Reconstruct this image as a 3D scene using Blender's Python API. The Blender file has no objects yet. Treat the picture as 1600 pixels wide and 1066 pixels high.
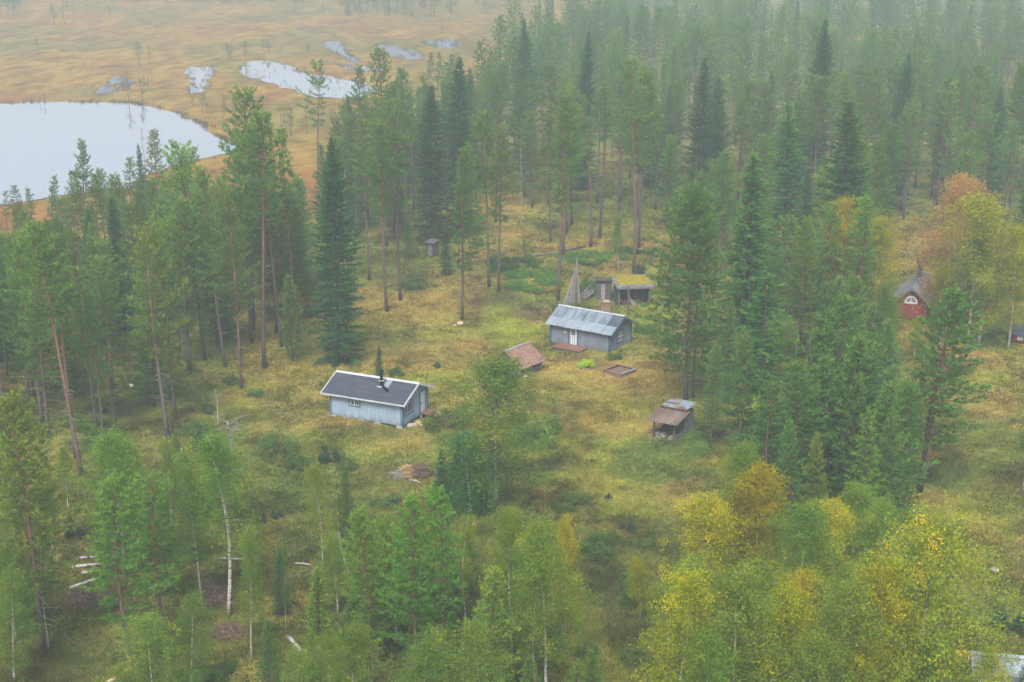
import bpy, math, random
import numpy as np
from mathutils import Vector, Matrix

# ------------------------------------------------------------------ camera, sky, sun, exposure
sc = bpy.context.scene
COL = sc.collection
F_PX, PITCH, CAM_H = 2300.0, math.radians(17.0), 45.0
cam_d = bpy.data.cameras.new('camera')
cam = bpy.data.objects.new('camera', cam_d)
COL.objects.link(cam)
cam.location = (0, 0, CAM_H)
cam.rotation_euler = (math.radians(90) - PITCH, 0, 0)
cam_d.sensor_width = 36
cam_d.lens = F_PX / 1600 * 36
cam_d.clip_end = 2500
sc.camera = cam

SUN_EL, SUN_AZ = math.radians(52), math.radians(190)      # azimuth clockwise from +Y
world = bpy.data.worlds.new('World')
sc.world = world
world.use_nodes = True
wn = world.node_tree
wn.nodes.clear()
wo = wn.nodes.new('ShaderNodeOutputWorld')
wb = wn.nodes.new('ShaderNodeBackground')
ws = wn.nodes.new('ShaderNodeTexSky')
ws.sky_type = 'NISHITA'
ws.sun_disc = False
ws.sun_elevation = SUN_EL
ws.sun_rotation = SUN_AZ
ws.dust_density = 4.0
ws.ozone_density = 1.0
wh = wn.nodes.new('ShaderNodeHueSaturation')               # an overcast sky is greyer than a clear one
wh.inputs['Saturation'].default_value = 0.55
wn.links.new(ws.outputs[0], wh.inputs['Color'])
wn.links.new(wh.outputs[0], wb.inputs['Color'])
wb.inputs['Strength'].default_value = 0.10
wn.links.new(wb.outputs[0], wo.inputs[0])

sun_d = bpy.data.lights.new('sun', 'SUN')
sun_d.energy = 1.5
sun_d.angle = math.radians(20)
sun_d.color = (1.0, 0.985, 0.96)
sun = bpy.data.objects.new('sun', sun_d)
COL.objects.link(sun)
sdir = Vector((math.sin(SUN_AZ) * math.cos(SUN_EL), math.cos(SUN_AZ) * math.cos(SUN_EL), math.sin(SUN_EL)))
sun.rotation_euler = sdir.to_track_quat('Z', 'Y').to_euler()
sun.location = (0, 0, 120)

sc.view_settings.view_transform = 'Standard'
sc.view_settings.look = 'None'
sc.view_settings.exposure = 1.28
sc.view_settings.gamma = 1.0

cy = sc.cycles
cy.max_bounces = 5
cy.diffuse_bounces = 3
cy.glossy_bounces = 2
cy.transmission_bounces = 3
cy.volume_bounces = 1
cy.transparent_max_bounces = 4
cy.caustics_reflective = False
cy.caustics_refractive = False
cy.use_adaptive_sampling = True
cy.adaptive_threshold = 0.02
try:
    cy.use_denoising = True
    cy.denoiser = 'OPENIMAGEDENOISE'
    cy.denoising_input_passes = 'RGB_ALBEDO_NORMAL'
except Exception:
    pass

HAZE_DENSITY = 0.00097
HAZE_COLOR = (0.68, 0.765, 0.85)

rng = np.random.default_rng(11)
random.seed(11)
SP, CP = math.sin(PITCH), math.cos(PITCH)

# ------------------------------------------------------------------ numeric helpers
def _hash(ix, iy, seed):
    n = (ix.astype(np.int64) * 374761393 + iy.astype(np.int64) * 668265263 + seed * 1442695041) & 0xffffffff
    n = ((n ^ (n >> 13)) * 1274126177) & 0xffffffff
    n = n ^ (n >> 16)
    return (n & 0xffff) / 65535.0

def vnoise(x, y, seed=0):
    ix, iy = np.floor(x), np.floor(y)
    fx, fy = x - ix, y - iy
    fx = fx * fx * (3 - 2 * fx)
    fy = fy * fy * (3 - 2 * fy)
    a, b = _hash(ix, iy, seed), _hash(ix + 1, iy, seed)
    c, d = _hash(ix, iy + 1, seed), _hash(ix + 1, iy + 1, seed)
    return (a * (1 - fx) + b * fx) * (1 - fy) + (c * (1 - fx) + d * fx) * fy

def fbm(x, y, seed=0, octv=3):
    t, a, s = 0.0, 0.5, 0.0
    for k in range(octv):
        t = t + a * vnoise(x * 2 ** k + 17.3 * k, y * 2 ** k - 9.1 * k, seed + k)
        s += a
        a *= 0.5
    return t / s

def sstep(e0, e1, x):
    t = np.clip((x - e0) / (e1 - e0), 0, 1)
    return t * t * (3 - 2 * t)

def project(x, y, z=0.0):
    x, y = np.asarray(x, float), np.asarray(y, float)
    w = z - CAM_H
    dep = y * CP - w * SP
    up = y * SP + w * CP
    dep = np.where(dep < 1, 1, dep)
    return 800 + F_PX * x / dep, 533 - F_PX * up / dep

def terrain(x, y):
    x, y = np.asarray(x, float), np.asarray(y, float)
    h = 0.9 * (fbm(x / 22, y / 22, 5, 2) - 0.5) + 0.30 * (fbm(x / 5, y / 5, 9, 2) - 0.5)
    px, py = project(x, y)
    line = np.interp(px, [-400, 0, 150, 300, 500, 640, 760, 880, 1000], [470, 430, 410, 385, 300, 240, 150, 40, -60])
    flat = sstep(-5, 40, line - py)                      # the mire lies level
    return h * (1 - 0.92 * flat)

def ground(px, py):
    """point of the ground that the photograph shows at a pixel of the 1600 px frame"""
    u, v = (px - 800) / F_PX, (py - 533) / F_PX
    dx, dy, dz = u, CP - v * SP, -SP - v * CP
    z = 0.0
    for _ in range(4):
        t = (CAM_H - z) / -dz
        z = float(terrain(dx * t, dy * t))
    return Vector((dx * t, dy * t, z))

def rise(p, py):
    """height above point p at which a vertical line reaches image row py"""
    k = (py - 533) / F_PX
    return CAM_H - p.y * (SP + k * CP) / (CP - k * SP) - p.z

# ------------------------------------------------------------------ materials
def nodes(name):
    m = bpy.data.materials.new(name)
    m.use_nodes = True
    nt = m.node_tree
    b = nt.nodes['Principled BSDF']
    return m, nt, b

def ramp(nt, stops, fac=None, interp='LINEAR'):
    r = nt.nodes.new('ShaderNodeValToRGB')
    r.color_ramp.interpolation = interp
    el = r.color_ramp.elements
    while len(el) < len(stops):
        el.new(0.5)
    for e, (p, c) in zip(el, stops):
        e.position = p
        e.color = (*c, 1)
    if fac is not None:
        nt.links.new(fac, r.inputs[0])
    return r

def noise(nt, scale, detail=3, coord='Object', vec=None, stretch=None):
    n = nt.nodes.new('ShaderNodeTexNoise')
    n.inputs['Scale'].default_value = scale
    n.inputs['Detail'].default_value = detail
    if vec is None:
        tc = nt.nodes.new('ShaderNodeTexCoord')
        vec = tc.outputs[coord]
    if stretch:
        mp = nt.nodes.new('ShaderNodeMapping')
        mp.inputs['Scale'].default_value = stretch
        nt.links.new(vec, mp.inputs[0])
        vec = mp.outputs[0]
    nt.links.new(vec, n.inputs['Vector'])
    return n

def mul(nt, a, b, fac=1.0, mode='MULTIPLY'):
    m = nt.nodes.new('ShaderNodeMix')
    m.data_type = 'RGBA'
    m.blend_type = mode
    m.inputs[0].default_value = fac
    for i, s in ((6, a), (7, b)):
        if isinstance(s, tuple):
            m.inputs[i].default_value = (*s, 1)
        else:
            nt.links.new(s, m.inputs[i])
    return m.outputs[2]

def worn(name, c0, c1, scale=3.0, stretch=None, rough=0.8, detail=5, lo=0.35, hi=0.65, spec=0.3, metal=0.0, bump=0.0):
    """weathered surface: two tones mixed by noise"""
    m, nt, b = nodes(name)
    n = noise(nt, scale, detail, stretch=stretch)
    r = ramp(nt, [(lo, c0), (hi, c1)], n.outputs['Fac'])
    nt.links.new(r.outputs[0], b.inputs['Base Color'])
    b.inputs['Roughness'].default_value = rough
    b.inputs['Specular IOR Level'].default_value = spec
    b.inputs['Metallic'].default_value = metal
    if bump:
        bp = nt.nodes.new('ShaderNodeBump')
        bp.inputs['Strength'].default_value = bump
        bp.inputs['Distance'].default_value = 0.03
        nt.links.new(n.outputs['Fac'], bp.inputs['Height'])
        nt.links.new(bp.outputs[0], b.inputs['Normal'])
    return m

def leafy(name, stops, transl=0.35):
    m = bpy.data.materials.new(name)
    m.use_nodes = True
    nt = m.node_tree
    nt.nodes.clear()
    out = nt.nodes.new('ShaderNodeOutputMaterial')
    at = nt.nodes.new('ShaderNodeAttribute')
    at.attribute_name = 'tint'
    r = ramp(nt, stops, at.outputs['Fac'])
    oi = nt.nodes.new('ShaderNodeObjectInfo')
    c = mul(nt, r.outputs[0], oi.outputs['Color'])
    d = nt.nodes.new('ShaderNodeBsdfDiffuse')
    t = nt.nodes.new('ShaderNodeBsdfTranslucent')
    nt.links.new(c, d.inputs[0])
    nt.links.new(c, t.inputs[0])
    x = nt.nodes.new('ShaderNodeMixShader')
    x.inputs[0].default_value = transl
    nt.links.new(d.outputs[0], x.inputs[1])
    nt.links.new(t.outputs[0], x.inputs[2])
    nt.links.new(x.outputs[0], out.inputs[0])
    return m

M = {}
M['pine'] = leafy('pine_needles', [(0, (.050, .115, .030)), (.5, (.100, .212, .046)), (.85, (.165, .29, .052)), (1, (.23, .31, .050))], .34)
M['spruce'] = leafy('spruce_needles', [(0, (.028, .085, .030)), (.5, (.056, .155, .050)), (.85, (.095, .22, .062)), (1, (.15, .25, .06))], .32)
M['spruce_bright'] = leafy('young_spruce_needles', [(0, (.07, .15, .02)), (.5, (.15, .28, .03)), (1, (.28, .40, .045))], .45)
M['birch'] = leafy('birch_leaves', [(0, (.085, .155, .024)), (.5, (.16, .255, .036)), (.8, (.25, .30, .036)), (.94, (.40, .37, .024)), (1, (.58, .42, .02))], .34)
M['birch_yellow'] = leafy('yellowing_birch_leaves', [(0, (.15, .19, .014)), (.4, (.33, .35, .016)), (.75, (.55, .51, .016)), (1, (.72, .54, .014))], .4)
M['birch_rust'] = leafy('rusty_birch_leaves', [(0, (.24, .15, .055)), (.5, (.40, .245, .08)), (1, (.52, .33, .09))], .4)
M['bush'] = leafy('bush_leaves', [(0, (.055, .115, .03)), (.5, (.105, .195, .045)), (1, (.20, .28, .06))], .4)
M['juniper'] = leafy('juniper_needles', [(0, (.022, .06, .035)), (.5, (.04, .10, .05)), (1, (.07, .14, .07))])
M['moss'] = worn('roof_moss', (.14, .125, .012), (.30, .25, .014), 4, rough=1)

def trunk_mat(name, low, high, z0, z1, spots=None):
    m, nt, b = nodes(name)
    tc = nt.nodes.new('ShaderNodeTexCoord')
    sep = nt.nodes.new('ShaderNodeSeparateXYZ')
    nt.links.new(tc.outputs['Generated'], sep.inputs[0])
    n = noise(nt, 3.0, 4, stretch=(1, 1, .5))
    ad = nt.nodes.new('ShaderNodeMath')
    ad.operation = 'MULTIPLY_ADD'
    ad.inputs[1].default_value = 0.35
    nt.links.new(n.outputs['Fac'], ad.inputs[0])
    nt.links.new(sep.outputs['Z'], ad.inputs[2])
    r = ramp(nt, [(z0 + .17, low), (z1 + .17, high)], ad.outputs[0])
    oi = nt.nodes.new('ShaderNodeObjectInfo')
    c = mul(nt, r.outputs[0], oi.outputs['Color'])
    g = noise(nt, 9.0, 3, stretch=(1, 1, .6))
    rr = ramp(nt, [(.3, (.55, .55, .55)), (.7, (1.2, 1.2, 1.2))], g.outputs['Fac'])
    c = mul(nt, c, rr.outputs[0])
    if spots:
        s = noise(nt, 3.2, 3, stretch=(.6, .6, 2.2))
        sr = ramp(nt, [(.56, (1, 1, 1)), (.63, spots)], s.outputs['Fac'])
        c = mul(nt, c, sr.outputs[0])
    nt.links.new(c, b.inputs['Base Color'])
    b.inputs['Roughness'].default_value = 0.9
    b.inputs['Specular IOR Level'].default_value = 0.15
    return m

M['pine_bark'] = trunk_mat('pine_bark', (.115, .098, .09), (.185, .105, .068), .22, .55)
M['spruce_bark'] = trunk_mat('spruce_bark', (.10, .085, .075), (.13, .10, .08), .1, .9)
M['birch_bark'] = trunk_mat('birch_bark', (.46, .44, .41), (.50, .47, .43), .02, .15, (.16, .15, .14))
M['birch_twig'] = worn('birch_twigs', (.13, .10, .085), (.24, .20, .175), 3, rough=.9)
M['dead_wood'] = worn('dead_wood', (.24, .22, .20), (.42, .39, .36), 5, rough=.9)
M['dead_twig'] = worn('dead_twig', (.20, .18, .165), (.34, .31, .29), 2, rough=.9)

# ------------------------------------------------------------------ object helpers
def tag(o, label=None, cat=None, group=None, kind=None):
    if label: o['label'] = label
    if cat: o['category'] = cat
    if group: o['group'] = group
    if kind: o['kind'] = kind
    return o

def link(o):
    COL.objects.link(o)
    return o

def empty(name, loc, rz=0.0):
    o = bpy.data.objects.new(name, None)
    o.location = loc
    o.rotation_euler = (0, 0, rz)
    o.empty_display_size = 0.3
    return link(o)

def fast_mesh(name, V, F, mats, tint=None, mat_idx=None, color=None):
    me = bpy.data.meshes.new(name)
    V = np.ascontiguousarray(V, np.float32)
    F = np.ascontiguousarray(F, np.int32)
    n, k = F.shape
    me.vertices.add(len(V))
    me.vertices.foreach_set('co', V.ravel())
    me.loops.add(n * k)
    me.loops.foreach_set('vertex_index', F.ravel())
    me.polygons.add(n)
    me.polygons.foreach_set('loop_start', np.arange(0, n * k, k, dtype=np.int32))
    try:
        me.polygons.foreach_set('loop_total', np.full(n, k, np.int32))
    except Exception:
        pass
    for m in mats:
        me.materials.append(m)
    if mat_idx is not None:
        me.polygons.foreach_set('material_index', np.asarray(mat_idx, np.int32))
    if tint is not None:
        a = me.attributes.new('tint', 'FLOAT', 'FACE')
        a.data.foreach_set('value', np.asarray(tint, np.float32))
    if color is not None:
        a = me.attributes.new('ground_tone', 'FLOAT_COLOR', 'POINT')
        c4 = np.ones((len(V), 4), np.float32)
        c4[:, :3] = color
        a.data.foreach_set('color', c4.ravel())
    me.update(calc_edges=True)
    return me

class MB:
    """collects boxes, prisms and tubes for one mesh part"""
    def __init__(self):
        self.v, self.f = [], []
    def add(self, vs, fs):
        o = len(self.v)
        self.v += [tuple(p) for p in vs]
        self.f += [tuple(i + o for i in f) for f in fs]
        return self
    def box(self, x0, x1, y0, y1, z0, z1):
        return self.add([(x0, y0, z0), (x1, y0, z0), (x1, y1, z0), (x0, y1, z0), (x0, y0, z1), (x1, y0, z1), (x1, y1, z1), (x0, y1, z1)],
                        [(3, 2, 1, 0), (4, 5, 6, 7), (0, 1, 5, 4), (1, 2, 6, 5), (2, 3, 7, 6), (3, 0, 4, 7)])
    def prism_x(self, x0, x1, poly):
        """polygon in (y, z) swept along x"""
        n = len(poly)
        vs = [(x0, y, z) for y, z in poly] + [(x1, y, z) for y, z in poly]
        fs = [tuple(range(n))[::-1], tuple(range(n, 2 * n))] + [(i, (i + 1) % n, n + (i + 1) % n, n + i) for i in range(n)]
        return self.add(vs, fs)
    def prism_y(self, y0, y1, poly):
        n = len(poly)
        vs = [(x, y0, z) for x, z in poly] + [(x, y1, z) for x, z in poly]
        fs = [tuple(range(n)), tuple(range(n, 2 * n))[::-1]] + [(i, n + i, n + (i + 1) % n, (i + 1) % n) for i in range(n)]
        return self.add(vs, fs)
    def bar(self, a, b, w, h):
        a, b = Vector(a), Vector(b)
        d = (b - a).normalized()
        s = d.cross(Vector((0, 0, 1)))
        s = (s.normalized() if s.length > 1e-3 else Vector((1, 0, 0))) * w / 2
        u = s.cross(d).normalized() * h / 2
        vs = [p + q for p in (a, b) for q in (-s - u, s - u, s + u, -s + u)]
        return self.add(vs, [(3, 2, 1, 0), (4, 5, 6, 7), (0, 1, 5, 4), (1, 2, 6, 5), (2, 3, 7, 6), (3, 0, 4, 7)])
    def tube(self, pts, rad, n=6):
        pts = [Vector(p) for p in pts]
        vs, fs = [], []
        for i, p in enumerate(pts):
            d = (pts[min(i + 1, len(pts) - 1)] - pts[max(i - 1, 0)]).normalized()
            s = d.cross(Vector((.31, .17, 1))) if abs(d.z) < .9 else d.cross(Vector((1, .2, 0)))
            s.normalize()
            u = d.cross(s)
            for k in range(n):
                a = 2 * math.pi * k / n
                vs.append(p + (s * math.cos(a) + u * math.sin(a)) * rad[i])
        for i in range(len(pts) - 1):
            for k in range(n):
                fs.append((i * n + k, i * n + (k + 1) % n, (i + 1) * n + (k + 1) % n, (i + 1) * n + k))
        fs.append(tuple(range(n))[::-1])
        fs.append(tuple((len(pts) - 1) * n + k for k in range(n)))
        return self.add(vs, fs)
    def build(self, name, mat, parent=None, smooth=False):
        me = bpy.data.meshes.new(name)
        me.from_pydata(self.v, [], self.f)
        me.materials.append(mat)
        if smooth:
            me.polygons.foreach_set('use_smooth', [True] * len(me.polygons))
        me.update()
        o = link(bpy.data.objects.new(name, me))
        if parent is not None:
            o.parent = parent
        return o

# ------------------------------------------------------------------ ground tones
C_STRAW, C_OLIVE, C_LIME = np.array((.28, .205, .055)), np.array((.135, .155, .032)), np.array((.20, .225, .028))
C_GREEN, C_HEATH, C_BROWN = np.array((.062, .13, .028)), np.array((.075, .08, .028)), np.array((.15, .105, .058))
C_OCHRE, C_RUST, C_MIREG = np.array((.225, .142, .026)), np.array((.205, .100, .026)), np.array((.145, .125, .028))
TONES = {'straw': C_STRAW, 'olive': C_OLIVE, 'lime': C_LIME, 'green': C_GREEN, 'heath': C_HEATH, 'brown': C_BROWN, 'rust': C_RUST, 'ochre': C_OCHRE}
# places where the sward changes: centre and radii on the photograph, then kind and strength
PATCHES = [
    (800, 512, 75, 26, 'lime', .9), (700, 600, 60, 22, 'lime', .5), (560, 610, 40, 20, 'green', .35), (880, 600, 60, 22, 'lime', .45),
    (640, 480, 90, 34, 'straw', .75), (720, 455, 50, 26, 'straw', .6), (1020, 590, 60, 34, 'straw', .8), (940, 640, 90, 26, 'straw', .35),
    (780, 330, 40, 26, 'straw', .8), (930, 388, 110, 22, 'straw', .7), (880, 442, 60, 10, 'straw', .6), (960, 425, 40, 14, 'straw', .7),
    (330, 545, 70, 40, 'olive', .7), (420, 560, 60, 40, 'straw', .5), (600, 400, 120, 30, 'olive', .6), (450, 470, 40, 12, 'straw', .6),
    (845, 488, 38, 13, 'brown', .75), (742, 420, 14, 50, 'brown', .45), (690, 430, 30, 20, 'straw', .5),
    (850, 725, 30, 12, 'heath', .9), (1020, 725, 80, 36, 'green', .6), (1080, 690, 40, 24, 'green', .8), (940, 900, 40, 60, 'heath', .9),
    (965, 830, 40, 14, 'straw', .6), (780, 800, 60, 20, 'olive', .6), (400, 690, 90, 60, 'olive', .5), (470, 760, 60, 40, 'green', .5),
    (260, 610, 80, 30, 'green', .5), (170, 690, 60, 30, 'green', .5), (100, 950, 120, 60, 'olive', .5), (350, 1000, 120, 50, 'olive', .5),
    (1548, 525, 50, 18, 'green', .8), (1540, 562, 40, 14, 'straw', .8), (1555, 625, 45, 28, 'straw', .8), (1560, 700, 45, 50, 'olive', .8),
    (1500, 740, 60, 30, 'green', .5), (1540, 800, 60, 40, 'lime', .6), (1540, 900, 60, 40, 'straw', .4), (1560, 960, 50, 30, 'olive', .6),
    (560, 700, 120, 26, 'lime', .3), (720, 690, 70, 20, 'green', .4), (600, 760, 90, 30, 'olive', .5), (1230, 60, 60, 20, 'straw', .7), (1320, 60, 60, 20, 'straw', .7),
    (1010, 70, 20, 14, 'straw', .6), (900, 560, 36, 6, 'brown', .55), (760, 535, 14, 34, 'brown', .3), (748, 470, 12, 44, 'brown', .4), (900, 605, 90, 34, 'straw', .45), (690, 555, 80, 24, 'straw', .45), (450, 575, 70, 40, 'straw', .4), (960, 500, 40, 20, 'lime', .5), (690, 660, 26, 8, 'brown', .45), (1050, 690, 26, 8, 'heath', .5), (660, 640, 50, 10, 'olive', .5), (1400, 370, 60, 40, 'straw', .5),
]

def ground_tone(x, y):
    px, py = project(x, y)
    nb, nm, ns = fbm(x / 16, y / 16, 21), fbm(x / 4.2, y / 4.2, 31), fbm(x / 1.3, y / 1.3, 41, 2)
    t = sstep(.42, .70, .5 * nb + .5 * nm)[:, None]
    c = C_OLIVE * (1 - t) + C_STRAW * t
    t = (sstep(.52, .7, fbm(x / 8, y / 8, 51)) * .6)[:, None]
    c = c * (1 - t) + C_LIME * t
    t = (sstep(.55, .72, fbm(x / 5, y / 5, 61)) * .6)[:, None]
    c = c * (1 - t) + C_HEATH * t
    # forest floor left, behind and in the foreground: greener and darker
    fl = np.maximum(sstep(760, 900, py), np.maximum(sstep(420, 200, px) * sstep(560, 660, py), sstep(330, 250, py)))[:, None] * .6
    fm = sstep(.4, .62, nm)[:, None]
    c = c * (1 - fl) + (C_HEATH * (1 - fm) + C_OLIVE * fm) * fl
    wob = 1 + .8 * (nm - .5)
    for (cx, cyy, rx, ry, k, wgt) in PATCHES:
        d = np.hypot((px - cx) / rx, (py - cyy) / ry) * wob
        m = (wgt * (1 - sstep(.5, 1.25, d + .5 * (ns - .5))))[:, None]
        c = c * (1 - m) + TONES[k] * m
    # mire
    line = np.interp(px, [-400, 0, 150, 300, 420, 500, 640, 760, 880, 1000], [470, 430, 420, 400, 400, 330, 250, 150, 40, -60])
    mm = sstep(-25, 25, line - py + 30 * (nb - .5))[:, None]
    a = fbm(x / 30, y / 60, 71)
    b = fbm(x / 9, y / 24, 81)
    rust = sstep(.42, .6, .5 * a + .5 * b + .30 * sstep(150, 320, py) - .13)[:, None]
    mc = C_OCHRE * (1 - rust) + C_RUST * rust
    g = (sstep(.5, .68, fbm(x / 22, y / 50, 91) + .14 * sstep(110, 20, py)) * .8)[:, None]
    mc = mc * (1 - g) + C_MIREG * g
    st = fbm(x / 4, y / 12, 97) * .5 + fbm(x / 1.6, y / 5, 98, 2) * .5
    mc = mc * (.74 + .52 * sstep(.3, .7, st))[:, None]
    c = c * (1 - mm) + mc * mm
    fine = fbm(x / .7, y / .7, 111, 2)
    dk = (sstep(.56, .72, fbm(x / 2.2, y / 2.2, 121)) * .38)[:, None]
    return c * (1 - dk) * (.68 + .40 * ns[:, None] + .42 * fine[:, None])

# terrain: one sheet, finer near the clearing
ys = np.concatenate([np.linspace(-50, 60, 30, endpoint=False), 60 * (740 / 60) ** np.linspace(0, 1, 520)])
us = np.linspace(-1, 1, 420)
gy, gu = np.meshgrid(ys, us, indexing='ij')
gx = gu * (0.55 * np.maximum(gy, 0) + 60)
GX, GY = gx.ravel(), gy.ravel()
GZ = terrain(GX, GY)
nr, nc = gy.shape
ii = (np.arange(nr - 1)[:, None] * nc + np.arange(nc - 1)[None]).ravel()
gm, nt, b = nodes('meadow_and_mire')
at = nt.nodes.new('ShaderNodeAttribute')
at.attribute_name = 'ground_tone'
n1 = noise(nt, 2.2, 5)
r1 = ramp(nt, [(.25, (.62, .62, .6)), (.5, (1, 1, 1)), (.75, (1.35, 1.32, 1.2))], n1.outputs['Fac'])
n2 = noise(nt, 7.0, 3)
r2 = ramp(nt, [(.3, (.72, .72, .7)), (.7, (1.25, 1.25, 1.2))], n2.outputs['Fac'])
nt.links.new(mul(nt, mul(nt, at.outputs['Color'], r1.outputs[0]), r2.outputs[0]), b.inputs['Base Color'])
b.inputs['Roughness'].default_value = 1
b.inputs['Specular IOR Level'].default_value = 0.05
bp = nt.nodes.new('ShaderNodeBump')
bp.inputs['Strength'].default_value = 0.8
bp.inputs['Distance'].default_value = 0.25
nt.links.new(n1.outputs['Fac'], bp.inputs['Height'])
nt.links.new(bp.outputs[0], b.inputs['Normal'])
me = fast_mesh('ground', np.stack([GX, GY, GZ], 1), np.stack([ii, ii + 1, ii + nc + 1, ii + nc], 1), [gm], color=ground_tone(GX, GY))
me.polygons.foreach_set('use_smooth', np.ones(len(me.polygons), bool))
tag(link(bpy.data.objects.new('ground', me)), 'meadow and open mire of dry grass and moss', kind='structure')

# ------------------------------------------------------------------ ponds
wm, nt, b = nodes('still_water')
b.inputs['Base Color'].default_value = (.60, .60, .635, 1)
b.inputs['Metallic'].default_value = 0.85
b.inputs['Roughness'].default_value = 0.05
b.inputs['IOR'].default_value = 1.33
b.inputs['Specular IOR Level'].default_value = 1.0
wnz = noise(nt, .6, 2, stretch=(1, .35, 1))
bp = nt.nodes.new('ShaderNodeBump')
bp.inputs['Strength'].default_value = 0.03
bp.inputs['Distance'].default_value = 0.02
nt.links.new(wnz.outputs['Fac'], bp.inputs['Height'])
nt.links.new(bp.outputs[0], b.inputs['Normal'])
pm_, nt, b = nodes('dark_reflection_water')
b.inputs['Base Color'].default_value = (.09, .095, .11, 1)  # dark tree reflections put into the water's base colour
b.inputs['Metallic'].default_value = 0.6
b.inputs['Roughness'].default_value = 0.12
POND_SHAPES = []
def pond(pts, hole=None, ragged=1.7, label=None, mat=None):
    P = np.array([tuple(ground(x, y).xy) for x, y in pts])
    n = len(P)
    out = []
    for i in range(n):                                      # Catmull-Rom through the outline
        p0, p1, p2, p3 = P[i - 1], P[i], P[(i + 1) % n], P[(i + 2) % n]
        m = max(6, int(np.linalg.norm(p2 - p1) / 1.5))
        for t in np.linspace(0, 1, m, endpoint=False):
            q = .5 * ((2 * p1) + (p2 - p0) * t + (2 * p0 - 5 * p1 + 4 * p2 - p3) * t ** 2 + (-p0 + 3 * p1 - 3 * p2 + p3) * t ** 3)
            out.append(q)
    Q = np.array(out)
    Q[:, 0] += ragged * (fbm(Q[:, 0] / 4, Q[:, 1] / 4, 3) - .5) * 2
    Q[:, 1] += ragged * 2.0 * (fbm(Q[:, 0] / 5 + 40, Q[:, 1] / 5, 4) - .5) * 2
    z = float(max(terrain(Q[:, 0], Q[:, 1]).max(), 0)) * .5 + 0.06
    import mathutils
    tri = mathutils.geometry.tessellate_polygon([[Vector((a, c, 0)) for a, c in Q]])
    me = bpy.data.meshes.new('water')
    me.from_pydata([(a, c, z) for a, c in Q], [], [tuple(t) for t in tri])
    import bmesh
    bm = bmesh.new(); bm.from_mesh(me); bmesh.ops.recalc_face_normals(bm, faces=bm.faces)
    if sum(f.normal.z * f.calc_area() for f in bm.faces) < 0:
        bmesh.ops.reverse_faces(bm, faces=bm.faces)
    bm.to_mesh(me); bm.free()
    me.materials.append(mat or wm)
    o = link(bpy.data.objects.new('water', me))
    tag(o, label, kind='structure')
    POND_SHAPES.append((Q, z))
pond([(-260, 163), (-60, 162), (0, 163), (60, 161), (130, 160), (180, 161), (215, 164), (255, 173), (290, 184), (318, 197), (332, 212), (362, 222), (366, 234),
      (340, 243), (300, 252), (262, 263), (235, 272), (212, 285), (198, 293), (150, 300), (95, 307), (40, 316), (0, 323), (-120, 345), (-280, 350)], ragged=1.2, label='large pond')
pond([(289, 109), (302, 105), (318, 104), (334, 108), (335, 117), (324, 124), (320, 134), (315, 144), (300, 147), (291, 144), (297, 131), (300, 123), (291, 116)], label='hourglass pond on the mire')
pond([(379, 102), (395, 97), (420, 96), (448, 102), (466, 112), (498, 119), (545, 126), (580, 134), (585, 144), (566, 152), (535, 153), (500, 151), (470, 146), (450, 138), (420, 128), (394, 122), (381, 114)], label='long bright pond on the mire')
pond([(502, 69), (520, 65), (538, 69), (543, 79), (550, 87), (562, 93), (558, 98), (545, 95), (530, 88), (516, 82), (510, 75)], label='dark winding pond on the mire', mat=pm_)
pond([(584, 74), (604, 70), (628, 74), (650, 81), (666, 88), (655, 93), (630, 92), (610, 87), (592, 82)], label='dark pond on the mire beside the forest', mat=pm_)
pond([(662, 66), (690, 63), (718, 66), (716, 74), (690, 76), (672, 72)], label='small dark pond by the forest edge', mat=pm_)
pond([(158, 132), (172, 122), (190, 123), (206, 131), (204, 137), (190, 133), (176, 134), (184, 142), (204, 138), (200, 144), (168, 145), (150, 143)], ragged=2.4, label='wet hollow on the mire', mat=pm_)
pond([(530, 102), (552, 103), (590, 107), (588, 113), (556, 110)], label='narrow pool on the mire')
# ------------------------------------------------------------------ building materials
def boards(name, c, dark, grime=(.72, .72, .72)):
    m, nt, b = nodes(name)
    n = noise(nt, 1.6, 5, stretch=(3, 3, .5))
    r = ramp(nt, [(.3, dark), (.6, c)], n.outputs['Fac'])
    g = noise(nt, .9, 4)
    gr = ramp(nt, [(.35, grime), (.6, (1, 1, 1))], g.outputs['Fac'])
    tc = nt.nodes.new('ShaderNodeTexCoord'); sp = nt.nodes.new('ShaderNodeSeparateXYZ')
    nt.links.new(tc.outputs['Object'], sp.inputs[0])
    ma = nt.nodes.new('ShaderNodeMath'); ma.operation = 'MULTIPLY_ADD'; ma.inputs[1].default_value = .8
    nt.links.new(n.outputs['Fac'], ma.inputs[0]); nt.links.new(sp.outputs['Z'], ma.inputs[2])
    sr = ramp(nt, [(.55, (.62, .60, .55)), (.95, (1, 1, 1))], ma.outputs[0])
    nt.links.new(mul(nt, mul(nt, r.outputs[0], gr.outputs[0]), sr.outputs[0]), b.inputs['Base Color'])
    b.inputs['Roughness'].default_value = .75
    b.inputs['Specular IOR Level'].default_value = .25
    return m
M['blue_wall'] = boards('pale_blue_paint', (.31, .40, .50), (.27, .35, .445), (.86, .86, .84))
M['grey_wall'] = boards('blue_grey_paint', (.20, .232, .27), (.165, .195, .23), (.82, .80, .78))
M['blue_trim'] = boards('slate_blue_paint', (.12, .20, .28), (.10, .17, .24))
M['deep_trim'] = boards('deep_blue_paint', (.055, .12, .20), (.045, .10, .17))
M['white'] = boards('white_paint', (.62, .63, .65), (.55, .56, .58), (.9, .9, .88))
M['felt'] = worn('roofing_felt', (.036, .042, .058), (.062, .070, .092), 1.4, stretch=(.6, 2.2, 2.2), rough=.85, lo=.3, hi=.7)
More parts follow.
